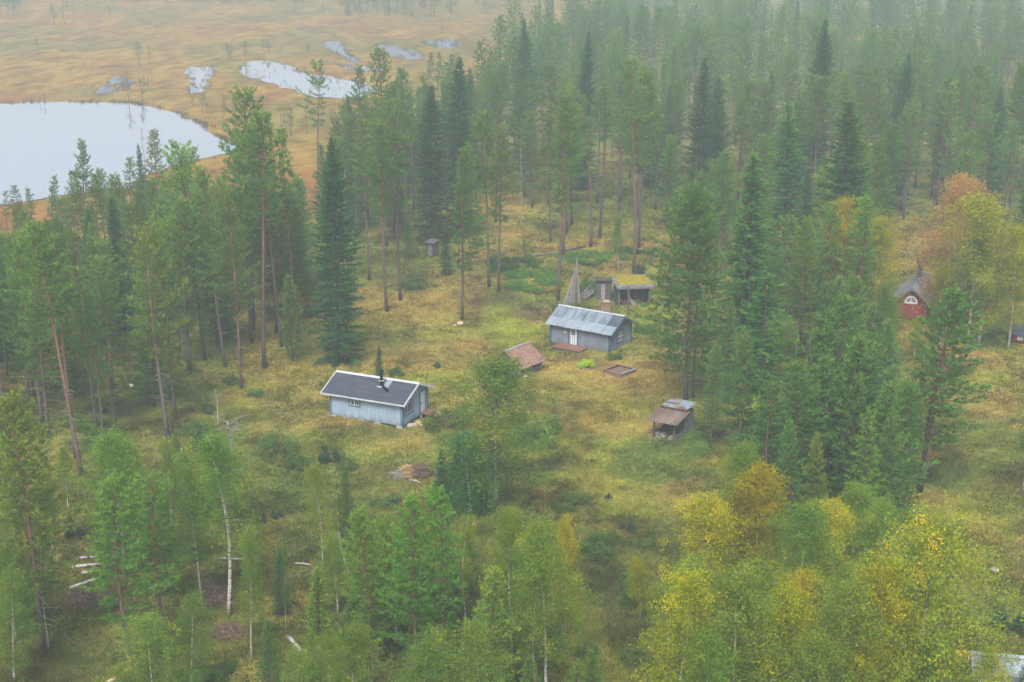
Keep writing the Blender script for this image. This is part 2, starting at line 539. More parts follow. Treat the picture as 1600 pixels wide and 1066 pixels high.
M['bitumen'] = worn('dark_roofing_felt', (.05, .062, .08), (.085, .10, .12), 1.2, rough=.8)
M['grey_trim'] = worn('grey_flashing', (.36, .39, .43), (.50, .53, .57), 2, rough=.5)
M['tin'] = worn('weathered_tin', (.115, .145, .175), (.25, .30, .34), 1.1, stretch=(2.6, .5, .5), rough=.45, spec=.5, metal=.25, lo=.38, hi=.56)
M['tin_new'] = worn('pale_tin', (.23, .28, .32), (.31, .365, .405), 1.4, rough=.4, spec=.5, metal=.25)
M['black_metal'] = worn('black_pipe', (.006, .006, .007), (.013, .013, .015), 4, rough=.8, spec=.08)
M['block'] = worn('concrete_block', (.30, .27, .225), (.42, .38, .33), 3, rough=.95)
M['dark_timber'] = worn('dark_beam', (.05, .045, .04), (.09, .08, .07), 3, rough=.95)  # one dark timber tone shared by beams, plinth, fascias and inner walls
M['deck'] = worn('oiled_deck_boards', (.15, .075, .042), (.24, .12, .07), 2.5, stretch=(4, .6, 1), rough=.42, spec=.5)
M['old_wood'] = worn('weathered_grey_wood', (.10, .092, .085), (.21, .195, .18), 3, stretch=(.6, .6, 4), rough=.9)
M['dark_wood'] = worn('dark_weathered_wood', (.055, .052, .052), (.12, .11, .105), 3, stretch=(3, 3, .5), rough=.9)
M['log'] = worn('old_timber_logs', (.09, .082, .078), (.20, .185, .17), 2.5, stretch=(.5, 3, 4), rough=.95)
M['fresh_wood'] = worn('fresh_sawn_wood', (.40, .26, .14), (.54, .38, .22), 4, rough=.85)
M['sand_frame'] = worn('brown_plank', (.16, .10, .07), (.28, .18, .12), 4, rough=.9)
M['soil'] = worn('dark_sand', (.13, .085, .06), (.19, .125, .09), 5, rough=1)
M['tile'] = worn('brick_red_tiles', (.20, .105, .085), (.31, .185, .145), 2.0, rough=.9, lo=.3, hi=.7)
M['grey_tile'] = worn('lichen_grey_tiles', (.20, .18, .165), (.33, .30, .28), 3, rough=.95)
M['rust'] = worn('rusty_corrugated_iron', (.155, .068, .04), (.25, .185, .145), 1.8, stretch=(1.6, .8, 1), rough=.75, spec=.3, lo=.38, hi=.62)
def striped(name, stops, scale, base):
    m, nt, b = nodes(name)
    w = nt.nodes.new('ShaderNodeTexWave'); w.wave_type = 'BANDS'; w.bands_direction = 'X'
    w.inputs['Scale'].default_value = scale; w.inputs['Distortion'].default_value = .12; w.inputs['Detail'].default_value = 2
    tc = nt.nodes.new('ShaderNodeTexCoord'); nt.links.new(tc.outputs['Object'], w.inputs['Vector'])
    r = ramp(nt, stops, w.outputs['Fac'])
    n = noise(nt, 1.3, 4, stretch=(1, .6, 1))
    r2 = ramp(nt, base, n.outputs['Fac'])
    nt.links.new(mul(nt, r.outputs[0], r2.outputs[0]), b.inputs['Base Color'])
    b.inputs['Roughness'].default_value = .75
    return m
M['rust'] = striped('rusty_corrugated_iron', [(.2, (.12, .072, .055)), (.55, (.155, .10, .08)), (.85, (.25, .22, .195))], 1.237, [(.35, (.75, .62, .55)), (.6, (1.1, 1.05, 1.0))])
M['rust_tin'] = worn('rust_streaked_tin', (.20, .10, .065), (.25, .32, .36), .9, rough=.6, metal=.15, lo=.42, hi=.55)
M['glass'], _nt, _b = nodes('window_glass')
_b.inputs['Base Color'].default_value = (.05, .045, .04, 1)
_b.inputs['Roughness'].default_value = .08
M['red_wall'] = boards('falu_red_paint', (.27, .05, .036), (.22, .04, .03))
M['zinc'] = worn('zinc_roof', (.22, .25, .29), (.31, .34, .38), 1.2, rough=.45, metal=.2)
M['galv'] = worn('galvanised_corrugated', (.27, .31, .37), (.38, .42, .48), .8, rough=.45, metal=.2)
M['stone'] = worn('pale_fieldstone', (.32, .29, .27), (.52, .48, .44), 4, rough=.95)
M['pink_stone'] = worn('pinkish_fieldstone', (.46, .30, .22), (.60, .42, .32), 4, rough=.95)
M['bark_heap'] = worn('heaped_brushwood', (.10, .06, .045), (.22, .145, .11), 5, rough=1)
M['straw_heap'] = worn('straw_heap', (.36, .235, .09), (.52, .36, .15), 5, rough=1)
M['purlin'] = worn('mossy_shed_board', (.20, .185, .16), (.32, .29, .25), 4, rough=1)

def board_wall(name, L, W, h, ridge, mat, parent, step=.27, base=0.0):
    """gabled board-and-batten shell, ridge along x"""
    m = MB()
    prof = [(0, base), (W, base), (W, h), (W / 2, ridge), (0, h)]
    m.prism_x(0, L, prof)
    x = step
    while x < L - .1:
        m.box(x - .03, x + .03, -.045, 0, base, h - .005)
        m.box(x - .025, x + .025, W, W + .03, base, h - .005)
        x += step
    y = step
    while y < W - .1:
        zt = h + (ridge - h) * (1 - abs(y - W / 2) / (W / 2)) - .03
        m.box(L, L + .03, y - .025, y + .025, base, zt)
        m.box(-.03, 0, y - .025, y + .025, base, zt)
        y += step
    return m.build(name, mat, parent)

def slab(m, x0, x1, ya, za, yb, zb, t):
    """roof slab between two lines parallel to x"""
    dy, dz = yb - ya, zb - za
    l = math.hypot(dy, dz)
    ny, nz = -dz / l * t, dy / l * t
    if nz < 0: ny, nz = -ny, -nz
    m.prism_x(x0, x1, [(ya, za), (yb, zb), (yb + ny, zb + nz), (ya + ny, za + nz)])

def window_x(parent, x0, x1, z0, z1, y, n, trim, sign=-1, rows=1, tw=.12):
    """window in a wall that faces -y (sign -1) with n lights"""
    s = sign
    def yy(a, b): return (min(y + s * a, y + s * b), max(y + s * a, y + s * b))
    f = MB()
    a, c = yy(.0, .05)
    f.box(x0 - tw, x0, a, c, z0 - tw, z1 + tw); f.box(x1, x1 + tw, a, c, z0 - tw, z1 + tw)
    f.box(x0, x1, a, c, z1, z1 + tw); f.box(x0, x1, a, c, z0 - tw, z0)
    w = f.build('window', trim, parent)
    g = MB(); a, c = yy(.005, .035)
    k = .05
    g.box(x0, x0 + k, a, c, z0, z1); g.box(x1 - k, x1, a, c, z0, z1)
    g.box(x0 + k, x1 - k, a, c, z0, z0 + k); g.box(x0 + k, x1 - k, a, c, z1 - k, z1)
    for i in range(1, n):
        xm = x0 + (x1 - x0) * i / n
        g.box(xm - .035, xm + .035, a, c, z0 + k, z1 - k)
    for i in range(1, rows):
        zm = z0 + (z1 - z0) * i / rows
        a2, c2 = yy(.006, .032)
        g.box(x0 + k, x1 - k, a2, c2, zm - .03, zm + .03)
    g.build('sash', M['white'], w)
    a, c = yy(.002, .012)
    MB().box(x0 + k * .5, x1 - k * .5, a, c, z0 + k * .5, z1 - k * .5).build('pane', M['glass'], w)
    return w

def window_y(parent, y0, y1, z0, z1, x, n, trim, rows=1, tw=.12):
    """window in a wall that faces +x"""
    f = MB()
    f.box(x, x + .05, y0 - tw, y0, z0 - tw, z1 + tw); f.box(x, x + .05, y1, y1 + tw, z0 - tw, z1 + tw)
    f.box(x, x + .05, y0, y1, z1, z1 + tw); f.box(x, x + .05, y0, y1, z0 - tw, z0)
    w = f.build('window', trim, parent)
    g = MB(); k = .05
    g.box(x + .005, x + .035, y0, y0 + k, z0, z1); g.box(x + .005, x + .035, y1 - k, y1, z0, z1)
    g.box(x + .005, x + .035, y0 + k, y1 - k, z0, z0 + k); g.box(x + .005, x + .035, y0 + k, y1 - k, z1 - k, z1)
    for i in range(1, n):
        ym = y0 + (y1 - y0) * i / n
        g.box(x + .005, x + .036, ym - .035, ym + .035, z0 + k, z1 - k)
    for i in range(1, rows):
        zm = z0 + (z1 - z0) * i / rows
        g.box(x + .006, x + .032, y0 + k, y1 - k, zm - .03, zm + .03)
    g.build('sash', M['white'], w)
    MB().box(x + .002, x + .012, y0 + k * .5, y1 - k * .5, z0 + k * .5, z1 - k * .5).build('pane', M['glass'], w)
    return w

def frame_from(pa, pb):
    """origin at ground pixel pa, x axis towards ground pixel pb"""
    a, b = ground(*pa), ground(*pb)
    d = b - a
    return a, math.atan2(d.y, d.x), math.hypot(d.x, d.y)

# ------------------------------------------------------------------ pale blue cabin
a, rz, L = frame_from((517, 649), (629, 670))
z0 = max(a.z, ground(629, 670).z, ground(671, 645).z) - .10
W = 4.7
c1 = empty('cabin', (a.x, a.y, z0), rz)
tag(c1, 'pale blue board cabin with dark felt roof, white bargeboards and bent black stovepipe', 'cabin')
B0, HW, RG = .17, 2.40, 3.40
board_wall('wall', L, W, HW, RG, M['blue_wall'], c1, base=B0)
for (x0, x1, y0, y1) in ((-.05, .16, -.055, -.03), (L - .16, L + .05, -.055, -.03), (L + .03, L + .055, -.055, .16), (L + .03, L + .055, W - .16, W + .055), (-.055, -.03, -.055, .16)):
    MB().box(x0, x1, y0, y1, B0 - .02, HW - .02).build('corner_board', M['blue_trim'], c1)
MB().box(.1, L - .1, .1, W - .1, .05, B0).build('floor_beam', M['dark_timber'], c1)
for x in (.25, 1.55, 3.15, 4.75, L - .3):
    for y in (.12, W - .15):
        MB().box(x - .28, x + .28, y - .2, y + .2, -.35, B0 - .001).build('plinth_block', M['block'], c1)
sl = (RG - HW) / (W / 2)
ov = .46
roof = MB()
e0 = HW - sl * ov + .03
slab(roof, -.62, L + .45, -ov, e0, W / 2, RG + .03, .07)
roof.build('roof', M['felt'], c1)
roof2 = MB()
slab(roof2, -.62, L + .45, W + ov, e0, W / 2, RG + .03, .07)
rf = roof2.build('roof', M['felt'], c1)
MB().prism_x(-.64, L + .47, [(W / 2 - .2, RG + .035), (W / 2, RG + .125), (W / 2 + .2, RG + .035), (W / 2 + .2, RG + .06), (W / 2, RG + .16), (W / 2 - .2, RG + .06)]).build('ridge_cap', M['grey_trim'], c1)
for x0, x1 in ((-.68, -.62), (L + .45, L + .51)):
    m = MB()
    for ya, yb in ((-ov - .03, W / 2), (W + ov + .03, W / 2)):
        m.prism_x(x0, x1, [(ya, e0 - .10), (yb, RG - .08), (yb, RG + .15), (ya, e0 + .13)])
    m.build('bargeboard', M['white'], c1)
MB().box(-.62, L + .45, -ov - .035, -ov, e0 - .07, e0 + .08).build('fascia', M['grey_trim'], c1)
MB().box(-.62, L + .45, W + ov, W + ov + .035, e0 - .07, e0 + .08).build('fascia', M['grey_trim'], c1)
def roof_z(y): return HW + .1 + sl * y
cx = L * .605
m = MB().tube([(cx, 1.55, roof_z(1.55) - .1), (cx, 1.55, roof_z(1.55) + 1.15)], [.13, .13], 10)
pipe = m.build('stovepipe', M['black_metal'], c1, True)
MB().tube([(cx, 1.55, roof_z(1.55) + 1.15), (cx, 1.55, roof_z(1.55) + 1.32)], [.17, .17], 10).build('pipe_cap', M['black_metal'], pipe, True)
MB().bar((cx - .22, 1.45, roof_z(1.45) + .38), (cx + .3, 1.45, roof_z(1.45) + .44), .14, .04).build('pipe_clamp', M['grey_trim'], pipe)
MB().tube([(cx + .06, 1.38, roof_z(1.38) + .16), (cx + .62, .98, roof_z(.98) + .16), (cx + 1.08, .72, roof_z(.72) + .14)], [.12, .12, .12], 9).build('fallen_pipe', M['black_metal'], c1, True)
m = MB(); slab(m, cx + .28, cx + .82, 1.25, roof_z(1.25) + .012, 2.18, roof_z(2.18) + .012, .02)
m.build('roof_plate', M['tin_new'], c1)
MB().box(cx - .28, cx + .28, 1.15, 1.27, roof_z(1.2) - .02, roof_z(1.2) + .06).build('flashing', M['grey_trim'], c1)
window_x(c1, 2.05, 2.95, 1.42, 1.90, -.0, 2, M['blue_trim'], tw=.15)
window_y(c1, .40, 1.85, 1.05, 2.0, L, 3, M['blue_trim'], tw=.16)
d = MB().box(L, L + .06, 3.30, 4.12, B0 + .04, B0 + 2.07).build('door', M['white'], c1)
MB().box(L + .06, L + .12, 3.38, 3.44, B0 + 1.0, B0 + 1.12).build('handle', M['black_metal'], d)
f = MB(); f.box(L, L + .07, 3.16, 3.30, B0 + .02, B0 + 2.19); f.box(L, L + .07, 4.12, 4.26, B0 + .02, B0 + 2.19); f.box(L, L + .07, 3.30, 4.12, B0 + 2.07, B0 + 2.19)
f.build('door_frame', M['blue_trim'], c1)
MB().box(L + .03, L + .14, 2.45, 2.6, 2.55, 2.66).build('lamp', M['white'], c1)
def local(root, p):
    return Matrix.Translation(root.location) @ Matrix.Rotation(root.rotation_euler.z, 4, 'Z') @ Vector(p)
p = local(c1, (L + .08, 3.05, 0))
st = empty('porch_step', (p.x, p.y, float(terrain(p.x, p.y))), rz)
tag(st, 'small grey plank landing on legs below the white door of the pale blue cabin', 'steps')
m = MB()
for k in range(6): m.box(0, 1.15, k * .22, k * .22 + .2, .46, .51)
m.build('tread', M['deck'], st)
for x, y in ((.1, .1), (1.05, .1), (1.05, 1.2), (.1, 1.2)):
    MB().box(x - .05, x + .05, y - .05, y + .05, -.2, .46).build('leg', M['fresh_wood'], st)
MB().bar((1.15, 1.0, .40), (1.45, 1.0, .1), .9, .05).build('ramp_board', M['fresh_wood'], st)
for k, (x, y, s, mk) in enumerate(((.25, 1.55, .30, 'stone'), (.55, 1.9, .24, 'block'), (.62, 2.35, .26, 'straw_heap'), (.95, 2.45, .22, 'stone'), (.42, 2.6, .25, 'block'), (1.1, 2.0, .18, 'straw_heap'))):
    p = local(c1, (L + x, y - .6, 0))
    zz = float(terrain(p.x, p.y))
    r_ = random.Random(k)
    pts, fs = [], []
    m = MB()
    ring = [(math.cos(t) * s * r_.uniform(.8, 1.2), math.sin(t) * s * r_.uniform(.7, 1.1)) for t in [j * math.pi / 4 for j in range(8)]]
    vs = [(q[0], q[1], -.08) for q in ring] + [(q[0] * .92, q[1] * .92, s * .55) for q in ring] + [(0, 0, s * .8)]
    fs = [(j, (j + 1) % 8, 8 + (j + 1) % 8, 8 + j) for j in range(8)] + [(8 + j, 8 + (j + 1) % 8, 16) for j in range(8)] + [tuple(range(8))[::-1]]
    o = m.add(vs, fs).build('stone', M[mk])
    o.location = (p.x, p.y, zz)
    tag(o, 'rubble stone lying under the corner window of the pale blue cabin', 'stone', 'rubble below the pale blue cabin window')

# ------------------------------------------------------------------ grey cabin with tin roof
a, rz, L = frame_from((860, 536.5), (952.4, 551))
z0 = min(a.z, ground(952, 551).z, ground(985, 534).z, ground(900, 525).z)
W = 4.5
c2 = empty('cabin', (a.x, a.y, z0), rz)
tag(c2, 'grey board cabin with pale tin roof, dark felt patch and white glazed door', 'cabin')
B0, HW, RG = .12, 2.38, 3.55
board_wall('wall', L, W, HW, RG, M['grey_wall'], c2, base=B0)
for (x0, x1, y0, y1) in ((-.05, .15, -.055, -.03), (L - .15, L + .05, -.055, -.03), (L + .03, L + .055, -.055, .05), (L + .03, L + .055, W - .12, W + .055)):
    MB().box(x0, x1, y0, y1, B0 - .02, HW - .02).build('corner_board', M['deep_trim'], c2)
MB().box(.05, L - .05, .05, W - .05, -.35, B0).build('plinth', M['dark_timber'], c2)
sl = (RG - HW) / (W / 2)
ov = .42
e0 = HW - sl * ov + .03
m = MB(); slab(m, -.38, L + .42, -ov, e0, W / 2, RG + .03, .06)
rf = m.build('roof', M['bitumen'], c2)
m = MB(); slab(m, -.38, L + .42, W + ov, e0, W / 2, RG + .03, .06)
m.build('roof', M['bitumen'], c2)
def rz2(y): return RG + .03 + .067 - sl * (W / 2 - y)
ymid = .52
edges = [-.40, .42, .98, 1.72, 2.55, 3.4, L - .78, L + .43]
mid = [.65, 1.5, 2.35, 3.2, 4.1]
x_up = L - .86
prev = -.37
for k, x in enumerate([1.05, 2.1, 3.1, 4.15, x_up]):
    m = MB(); slab(m, prev, x, ymid, rz2(ymid) + .004 + .003 * (k % 2), W / 2, rz2(W / 2) + .004 + .003 * (k % 2), .015)
    m.build('metal_sheet', M['tin'], rf)
    prev = x + .012
for k in range(7):
    lift = .02 + .012 * (k % 3)
    m = MB(); slab(m, edges[k] + .02, edges[k + 1] - .02, -ov - .1, rz2(-ov - .1) + lift, ymid + .12, rz2(ymid + .12) + lift, .015)
    m.build('metal_sheet', M['tin_new'], rf)
MB().prism_x(-.42, L + .44, [(W / 2 - .15, RG + .09), (W / 2, RG + .15), (W / 2 + .15, RG + .09), (W / 2 + .15, RG + .11), (W / 2, RG + .18), (W / 2 - .15, RG + .11)]).build('ridge_cap', M['grey_trim'], c2)
m = MB()
for ya, yb in ((-ov, W / 2), (W + ov, W / 2)):
    m.prism_x(L + .42, L + .46, [(ya, e0 - .12), (yb, RG - .1), (yb, RG + .10), (ya, e0 + .08)])
m.build('bargeboard', M['blue_trim'], c2)
dx0 = L * .335
f = MB(); f.box(dx0 - .15, dx0, -.06, -.0, B0, B0 + 2.14); f.box(dx0 + .86, dx0 + 1.01, -.06, -.0, B0, B0 + 2.14); f.box(dx0, dx0 + .86, -.06, 0, B0 + 2.03, B0 + 2.14)
f.build('door_frame', M['deep_trim'], c2)
d = MB().box(dx0, dx0 + .86, -.045, 0, B0 + .03, B0 + 2.03).build('door', M['white'], c2)
g = MB()
for i in range(2):
    for j in range(2):
        g.box(dx0 + .2 + i * .24, dx0 + .4 + i * .24, -.055, -.045, B0 + 1.3 + j * .28, B0 + 1.53 + j * .28)
g.build('pane', M['glass'], d)
MB().box(dx0 + .08, dx0 + .12, -.10, -.045, B0 + .98, B0 + 1.08).build('handle', M['black_metal'], d)
window_y(c2, 1.55, 2.75, .95, 2.0, L, 3, M['deep_trim'], rows=2, tw=.17)
MB().tube([(dx0 - .65, -.07, 1.62), (dx0 - .4, -.07, 1.52)], [.06, .06], 6).build('wall_lamp', M['white'], c2)
dk = empty('wooden_deck', local(c2, (dx0 - 1.05, -1.85, 0)), rz)
dk.location.z = float(terrain(dk.location.x, dk.location.y)) + .05
tag(dk, 'wet reddish brown plank deck below the white door of the grey cabin', 'deck')
m = MB()
for k in range(13): m.box(0, 3.3, k * .136, k * .136 + .128, .22, .26)
m.build('deck_boards', M['deck'], dk)
m = MB(); m.box(.04, 3.26, .02, .07, -.2, .219); m.box(3.2, 3.255, .07, 1.7, -.2, .218); m.box(.05, .1, .07, 1.7, -.2, .218)
m.build('frame', M['dark_timber'], dk)

# ------------------------------------------------------------------ log storehouse with red tiles
a, rz, L = frame_from((816, 588), (847, 577.5))
L = 3.1
lb = empty('log_storehouse', (a.x, a.y, a.z), rz)
lb.location = local(lb, (-.35, 0, 0))
tag(lb, 'low grey log storehouse with brick red tiled roof beside the round tree', 'storehouse')
W, HW, RG = 3.2, 1.15, 2.35
m = MB()
z = 0
while z < HW - .2:
    r_ = .115
    for y in (0, W): m.tube([(-.22, y, z + r_), (L + .22, y, z + r_)], [r_, r_], 7)
    for x in (0, L): m.tube([(x, -.22, z + r_ * 1.6), (x, W + .22, z + r_ * 1.6)], [r_, r_], 7)
    z += .225
m.prism_x(.02, L - .02, [(0, HW - .1), (W, HW - .1), (W / 2, RG - .02)])
m.build('wall', M['log'], lb)
MB().box(.12, .2, -.16, -.1, .0, HW).build('batten', M['old_wood'], lb)
sl = (RG - HW) / (W / 2); ov = .45
for s in (0, 1):
    m = MB()
    ys_ = np.linspace(-ov, W / 2, 9)
    for q in range(8):
        ya, yb = ys_[q], ys_[q + 1] + .04
        za, zb = HW + sl * ya + .06, HW + sl * yb + .03
        if s: ya, yb = W - ya, W - yb
        for kx in range(14):
            xa = -.4 + kx * (L + .8) / 14
            m.prism_x(xa + .008, xa + (L + .8) / 14 - .008, [(ya, za), (yb, zb), (yb, zb + .05), (ya, za + .05 + .012 * (kx % 2))])
    m.build('roof', M['tile'] if not s else M['grey_tile'], lb)
MB().prism_x(-.42, L + .42, [(W / 2 - .14, RG + .06), (W / 2, RG + .14), (W / 2 + .14, RG + .06), (W / 2, RG + .2)]).build('ridge_tiles', M['grey_tile'], lb)
m = MB()
for ya, yb in ((-ov, W / 2), (W + ov, W / 2)):
    m.prism_x(L + .4, L + .46, [(ya, HW - sl * ov - .05), (yb, RG - .05), (yb, RG + .14), (ya, HW - sl * ov + .14)])
m.build('bargeboard', M['old_wood'], lb)

# ------------------------------------------------------------------ lean-to shed with rusty iron roof
a, rz, _ = frame_from((1020, 684), (1053, 690))
sh = empty('open_shed', (a.x, a.y, a.z), rz)
tag(sh, 'open lean-to shed with rusty corrugated roof and bleached tin at the back', 'shed')
L, W, SP_ = 2.0, 4.1, 2.1
M_b = MB
for x, y, lean in ((0, 0, .12), (L, 0, 0)):
    MB().bar((x, y, -.1), (x + lean, y + .02, 1.72), .14, .14).build('post', M['dark_wood'], sh)
m = MB()
for k in range(8):
    zz = .0 + k * .225
    m.box(L - .02, L + .05, SP_ if k > 1 else .1, W, zz, zz + .215)
    m.box(-.05, .02, SP_ if k > 1 else .1, W, zz, zz + .215)
    m.box(.02, L - .02, W - .06, W, zz, zz + .215)
m.build('wall', M['old_wood'], sh)
MB().box(.05, L - .05, SP_, SP_ + .05, .0, 1.75).build('inner_wall', M['dark_timber'], sh)
n = 12
m = MB()
vs, fs = [], []
for i in range(n * 2 + 1):
    x = -.45 + (L + .85) * i / (n * 2)
    zo = .045 * (1 if i % 2 else -1)
    vs += [(x, -.55, 1.72 + zo), (x, SP_ + .15, 2.12 + zo)]
for i in range(n * 2):
    fs.append((2 * i, 2 * i + 2, 2 * i + 3, 2 * i + 1))
k0 = len(vs)
vs += [(x, y, z - .012) for x, y, z in vs]
for i in range(n * 2): fs.append((k0 + 2 * i, k0 + 2 * i + 1, k0 + 2 * i + 3, k0 + 2 * i + 2))
for i in range(n * 2): fs.append((2 * i, k0 + 2 * i, k0 + 2 * i + 2, 2 * i + 2)); fs.append((2 * i + 1, 2 * i + 3, k0 + 2 * i + 3, k0 + 2 * i + 1))
m.add(vs, fs)
m.build('lean_to_roof', M['rust'], sh)
m = MB(); slab(m, -.18, L + .28, SP_ - .1, 2.29, W + .25, 2.24, .04)
m.build('tin_roof', M['rust_tin'], sh)
m = MB(); m.box(-.2, L + .3, SP_ - .15, SP_ - .08, 2.19, 2.285)
m.build('fascia', M['dark_timber'], sh)
r_ = random.Random(4)
lgm = MB()
for k in range(26):
    x = .12 + r_.random() * (L - .35)
    lgm.tube([(x, .12 + r_.random() * .1, .08 + (k // 9) * .14), (x + r_.uniform(-.1, .1), .55 + r_.random() * .3, .08 + (k // 9) * .14)], [.07, .065], 6)
lg = lgm.build('firewood_stack', M['purlin'])
lg.location = sh.location; lg.rotation_euler = (0, 0, rz)
tag(lg, 'bleached firewood piled low between the posts of the rusty open shed', 'firewood')

# ------------------------------------------------------------------ turf-roofed woodshed
a, rz, L = frame_from((967, 480), (1007, 477))
L = 3.5
tw = empty('woodshed', (a.x, a.y, a.z), rz)
tag(tw, 'open woodshed with yellow mossy roof behind the tin roofed cabin', 'shed')
W = 2.6
for x, y in ((0, 0), (L, 0), (L * .55, W)):
    MB().box(x - .07, x + .07, y - .07, y + .07, -.1, 2.3 if y == 0 else 2.6).build('post', M['old_wood'], tw)
m = MB()
for k in range(10):
    m.box(.07, L - .07, W, W + .05, k * .26, k * .26 + .25)
    m.box(-.06, 0, .1, W, k * .235, k * .235 + .225)
    m.box(L, L + .06, .1, W, k * .235, k * .235 + .225)
m.build('wall', M['dark_wood'], tw)
MB().box(0.1, L - .1, 1.25, 1.32, 0, 2.3).build('inner_wall', M['dark_timber'], tw)
m = MB(); slab(m, -.4, L + .45, -.5, 2.28, W + .6, 2.76, .13)
rf = m.build('roof', M['old_wood'], tw)
m = MB()
gx_ = np.linspace(.05, L + .35, 26); gy_ = np.linspace(.35, W + .5, 22)
vs = []
for j, y in enumerate(gy_):
    for i, x in enumerate(gx_):
        edge = min(i, 25 - i, j, 21 - j)
        zb = 2.28 + (y + .5) * .48 / (W + 1.1) + .135
        vs.append((x + r_.uniform(-.05, .05), y + r_.uniform(-.05, .05), zb + (.0 if edge == 0 else .05 + r_.random() * .05)))
fs = [(j * 26 + i, j * 26 + i + 1, (j + 1) * 26 + i + 1, (j + 1) * 26 + i) for j in range(21) for i in range(25)]
m.add(vs, fs).build('moss', M['moss'], rf, True)
MB().box(-.4, L + .45, -.56, -.5, 2.20, 2.42).build('fascia', M['old_wood'], tw)
m = MB()
for k in range(44):
    x = .25 + r_.random() * (L - .9); zz = .08 + (k // 12) * .17
    m.tube([(x, .55, zz), (x + .05, 1.15, zz)], [.08, .08], 6)
o = m.build('firewood_stack', M['bark_heap']); o.location = tw.location; o.rotation_euler = (0, 0, rz)
tag(o, 'dark firewood stacked inside the woodshed with the yellow mossy roof', 'firewood')
m = MB()
for k in range(16):
    t = k / 15
    m.tube([(1.5 + t * 1.1, -.25 - .1 * r_.random(), 0), (1.15 + t * .5 + r_.uniform(-.1, .1), .2, 1.0 - .5 * t + r_.uniform(-.2, .3))], [.03, .02], 4)
o = m.build('brushwood_bundle', M['purlin']); o.location = tw.location; o.rotation_euler = (0, 0, rz)
tag(o, 'pale bundle of sticks leaning in the mouth of the mossy woodshed', 'brushwood')

# ------------------------------------------------------------------ outhouse
a, rz, _ = frame_from((931, 469), (956, 467.5))
oh = empty('outhouse', (a.x, a.y, a.z), rz - .12)
tag(oh, 'narrow dark board outhouse with a pale open doorway', 'outhouse')
w_, dp, hh = 1.75, 1.5, 2.25
m = MB()
m.box(0, .55, 0, .06, 0, hh); m.box(1.08, w_, 0, .06, 0, hh); m.box(.55, 1.08, 0, .06, 1.95, hh)
m.box(0, .06, .06, dp, 0, hh - .05); m.box(w_ - .06, w_, .06, dp, 0, hh - .05); m.box(.06, w_ - .06, dp - .06, dp, 0, hh - .1)
x = .15
while x < w_:
    if not .5 < x < 1.1: m.box(x, x + .03, -.025, 0, 0, hh)
    x += .17
m.build('wall', M['dark_wood'], oh)
m = MB(); slab(m, -.12, w_ + .3, -.25, hh + .06, dp + .2, hh - .06, .07)
m.build('roof', M['dark_timber'], oh)
MB().box(.58, 1.05, .10, .16, .08, 1.93).build('door', M['purlin'], oh)
MB().box(.4, 1.2, -.5, -.05, -.05, .14).build('threshold', M['old_wood'], oh)

# ------------------------------------------------------------------ stack of hay poles
a = ground(893, 472)
hs = empty('pole_stack', (a.x, a.y, a.z))
tag(hs, 'tall cone of grey poles leaning round a mast behind the tin roofed cabin', 'pole stack')
MB().tube([(.55, 0, -.2), (.62, 0, 6.9)], [.11, .075], 7).build('mast', M['dark_wood'], hs)
for k in range(34):
    t = k / 33
    bx = -1.0 + 1.95 * t + r_.uniform(-.1, .1)
    by = -.55 + r_.uniform(-.55, .45)
    hz = 5.2 - 1.0 * abs(t - .85) * 1.5 + r_.uniform(-1.1, .4)
    tx = .55 - .12 * (1 - t) + r_.uniform(-.05, .05)
    MB().tube([(bx, by, -.05), (tx, -.1 + r_.uniform(-.05, .02), hz)], [.055, .035], 5).build('pole', M['old_wood'] if k % 3 else M['purlin'], hs)

# loose planks
for k, (xa, ya, xb, yb) in enumerate(((909, 463, 926, 453), (909, 466, 928, 455), (911, 468.5, 929, 458), (913, 470.5, 929, 461), (910, 461, 924, 451.5))):
    p, q = ground(xa, ya), ground(xb, yb)
    o = MB().bar((p.x, p.y, p.z + .12 + .02 * k), (q.x, q.y, q.z + .3 + .05 * k), .2, .1).build('plank', M['old_wood'])
    tag(o, 'grey plank in the slanting pile between the pole cone and the outhouse', 'plank', 'planks piled beside the outhouse')

# post and feeding table
a = ground(981.5, 493)
o = MB().tube([(0, 0, -.2), (.02, 0, 1.6), (-.04, 0, 3.3)], [.13, .12, .11], 8).build('post', M['dark_wood'])
o.location = a
tag(o, 'lone thick grey post in front of the mossy woodshed', 'post')
a = ground(946, 487)
tb = empty('chopping_table', (a.x, a.y, a.z), .05)
tag(tb, 'brown plank table with a pale top behind the tin roof ridge', 'table')
MB().box(-.55, .55, -.35, .35, 0.0, 1.05).build('base', M['sand_frame'], tb)
m = MB(); m.box(-.62, .62, -.42, .42, 1.05, 1.13); m.build('tabletop', M['old_wood'], tb)
b_ = MB().box(-.28, .4, -.25, .25, 1.131, 1.30).build('sawn_slab', M['fresh_wood'])
b_.location = a; tag(b_, 'pinkish sawn slab lying on the plank table', 'wood slab')

# small grey shed under the pines
a, rz, _ = frame_from((666, 400), (679, 402))
gs = empty('privy', (a.x, a.y, a.z), rz)
tag(gs, 'small leaning grey hut at the end of the track under the pines', 'hut')
m = MB(); m.box(0, 1.1, 0, 1.1, 0, 1.8)
for k in range(7): m.box(.05 + k * .18, .08 + k * .18, -.03, 0, 0, 1.8)
m.build('wall', M['dark_wood'], gs)
m = MB(); slab(m, -.2, 1.3, -.25, 1.76, 1.3, 2.0, .07); m.build('roof', M['dark_wood'], gs)
MB().box(.35, .95, -.045, -.03, .05, 1.75).build('door', M['old_wood'], gs)

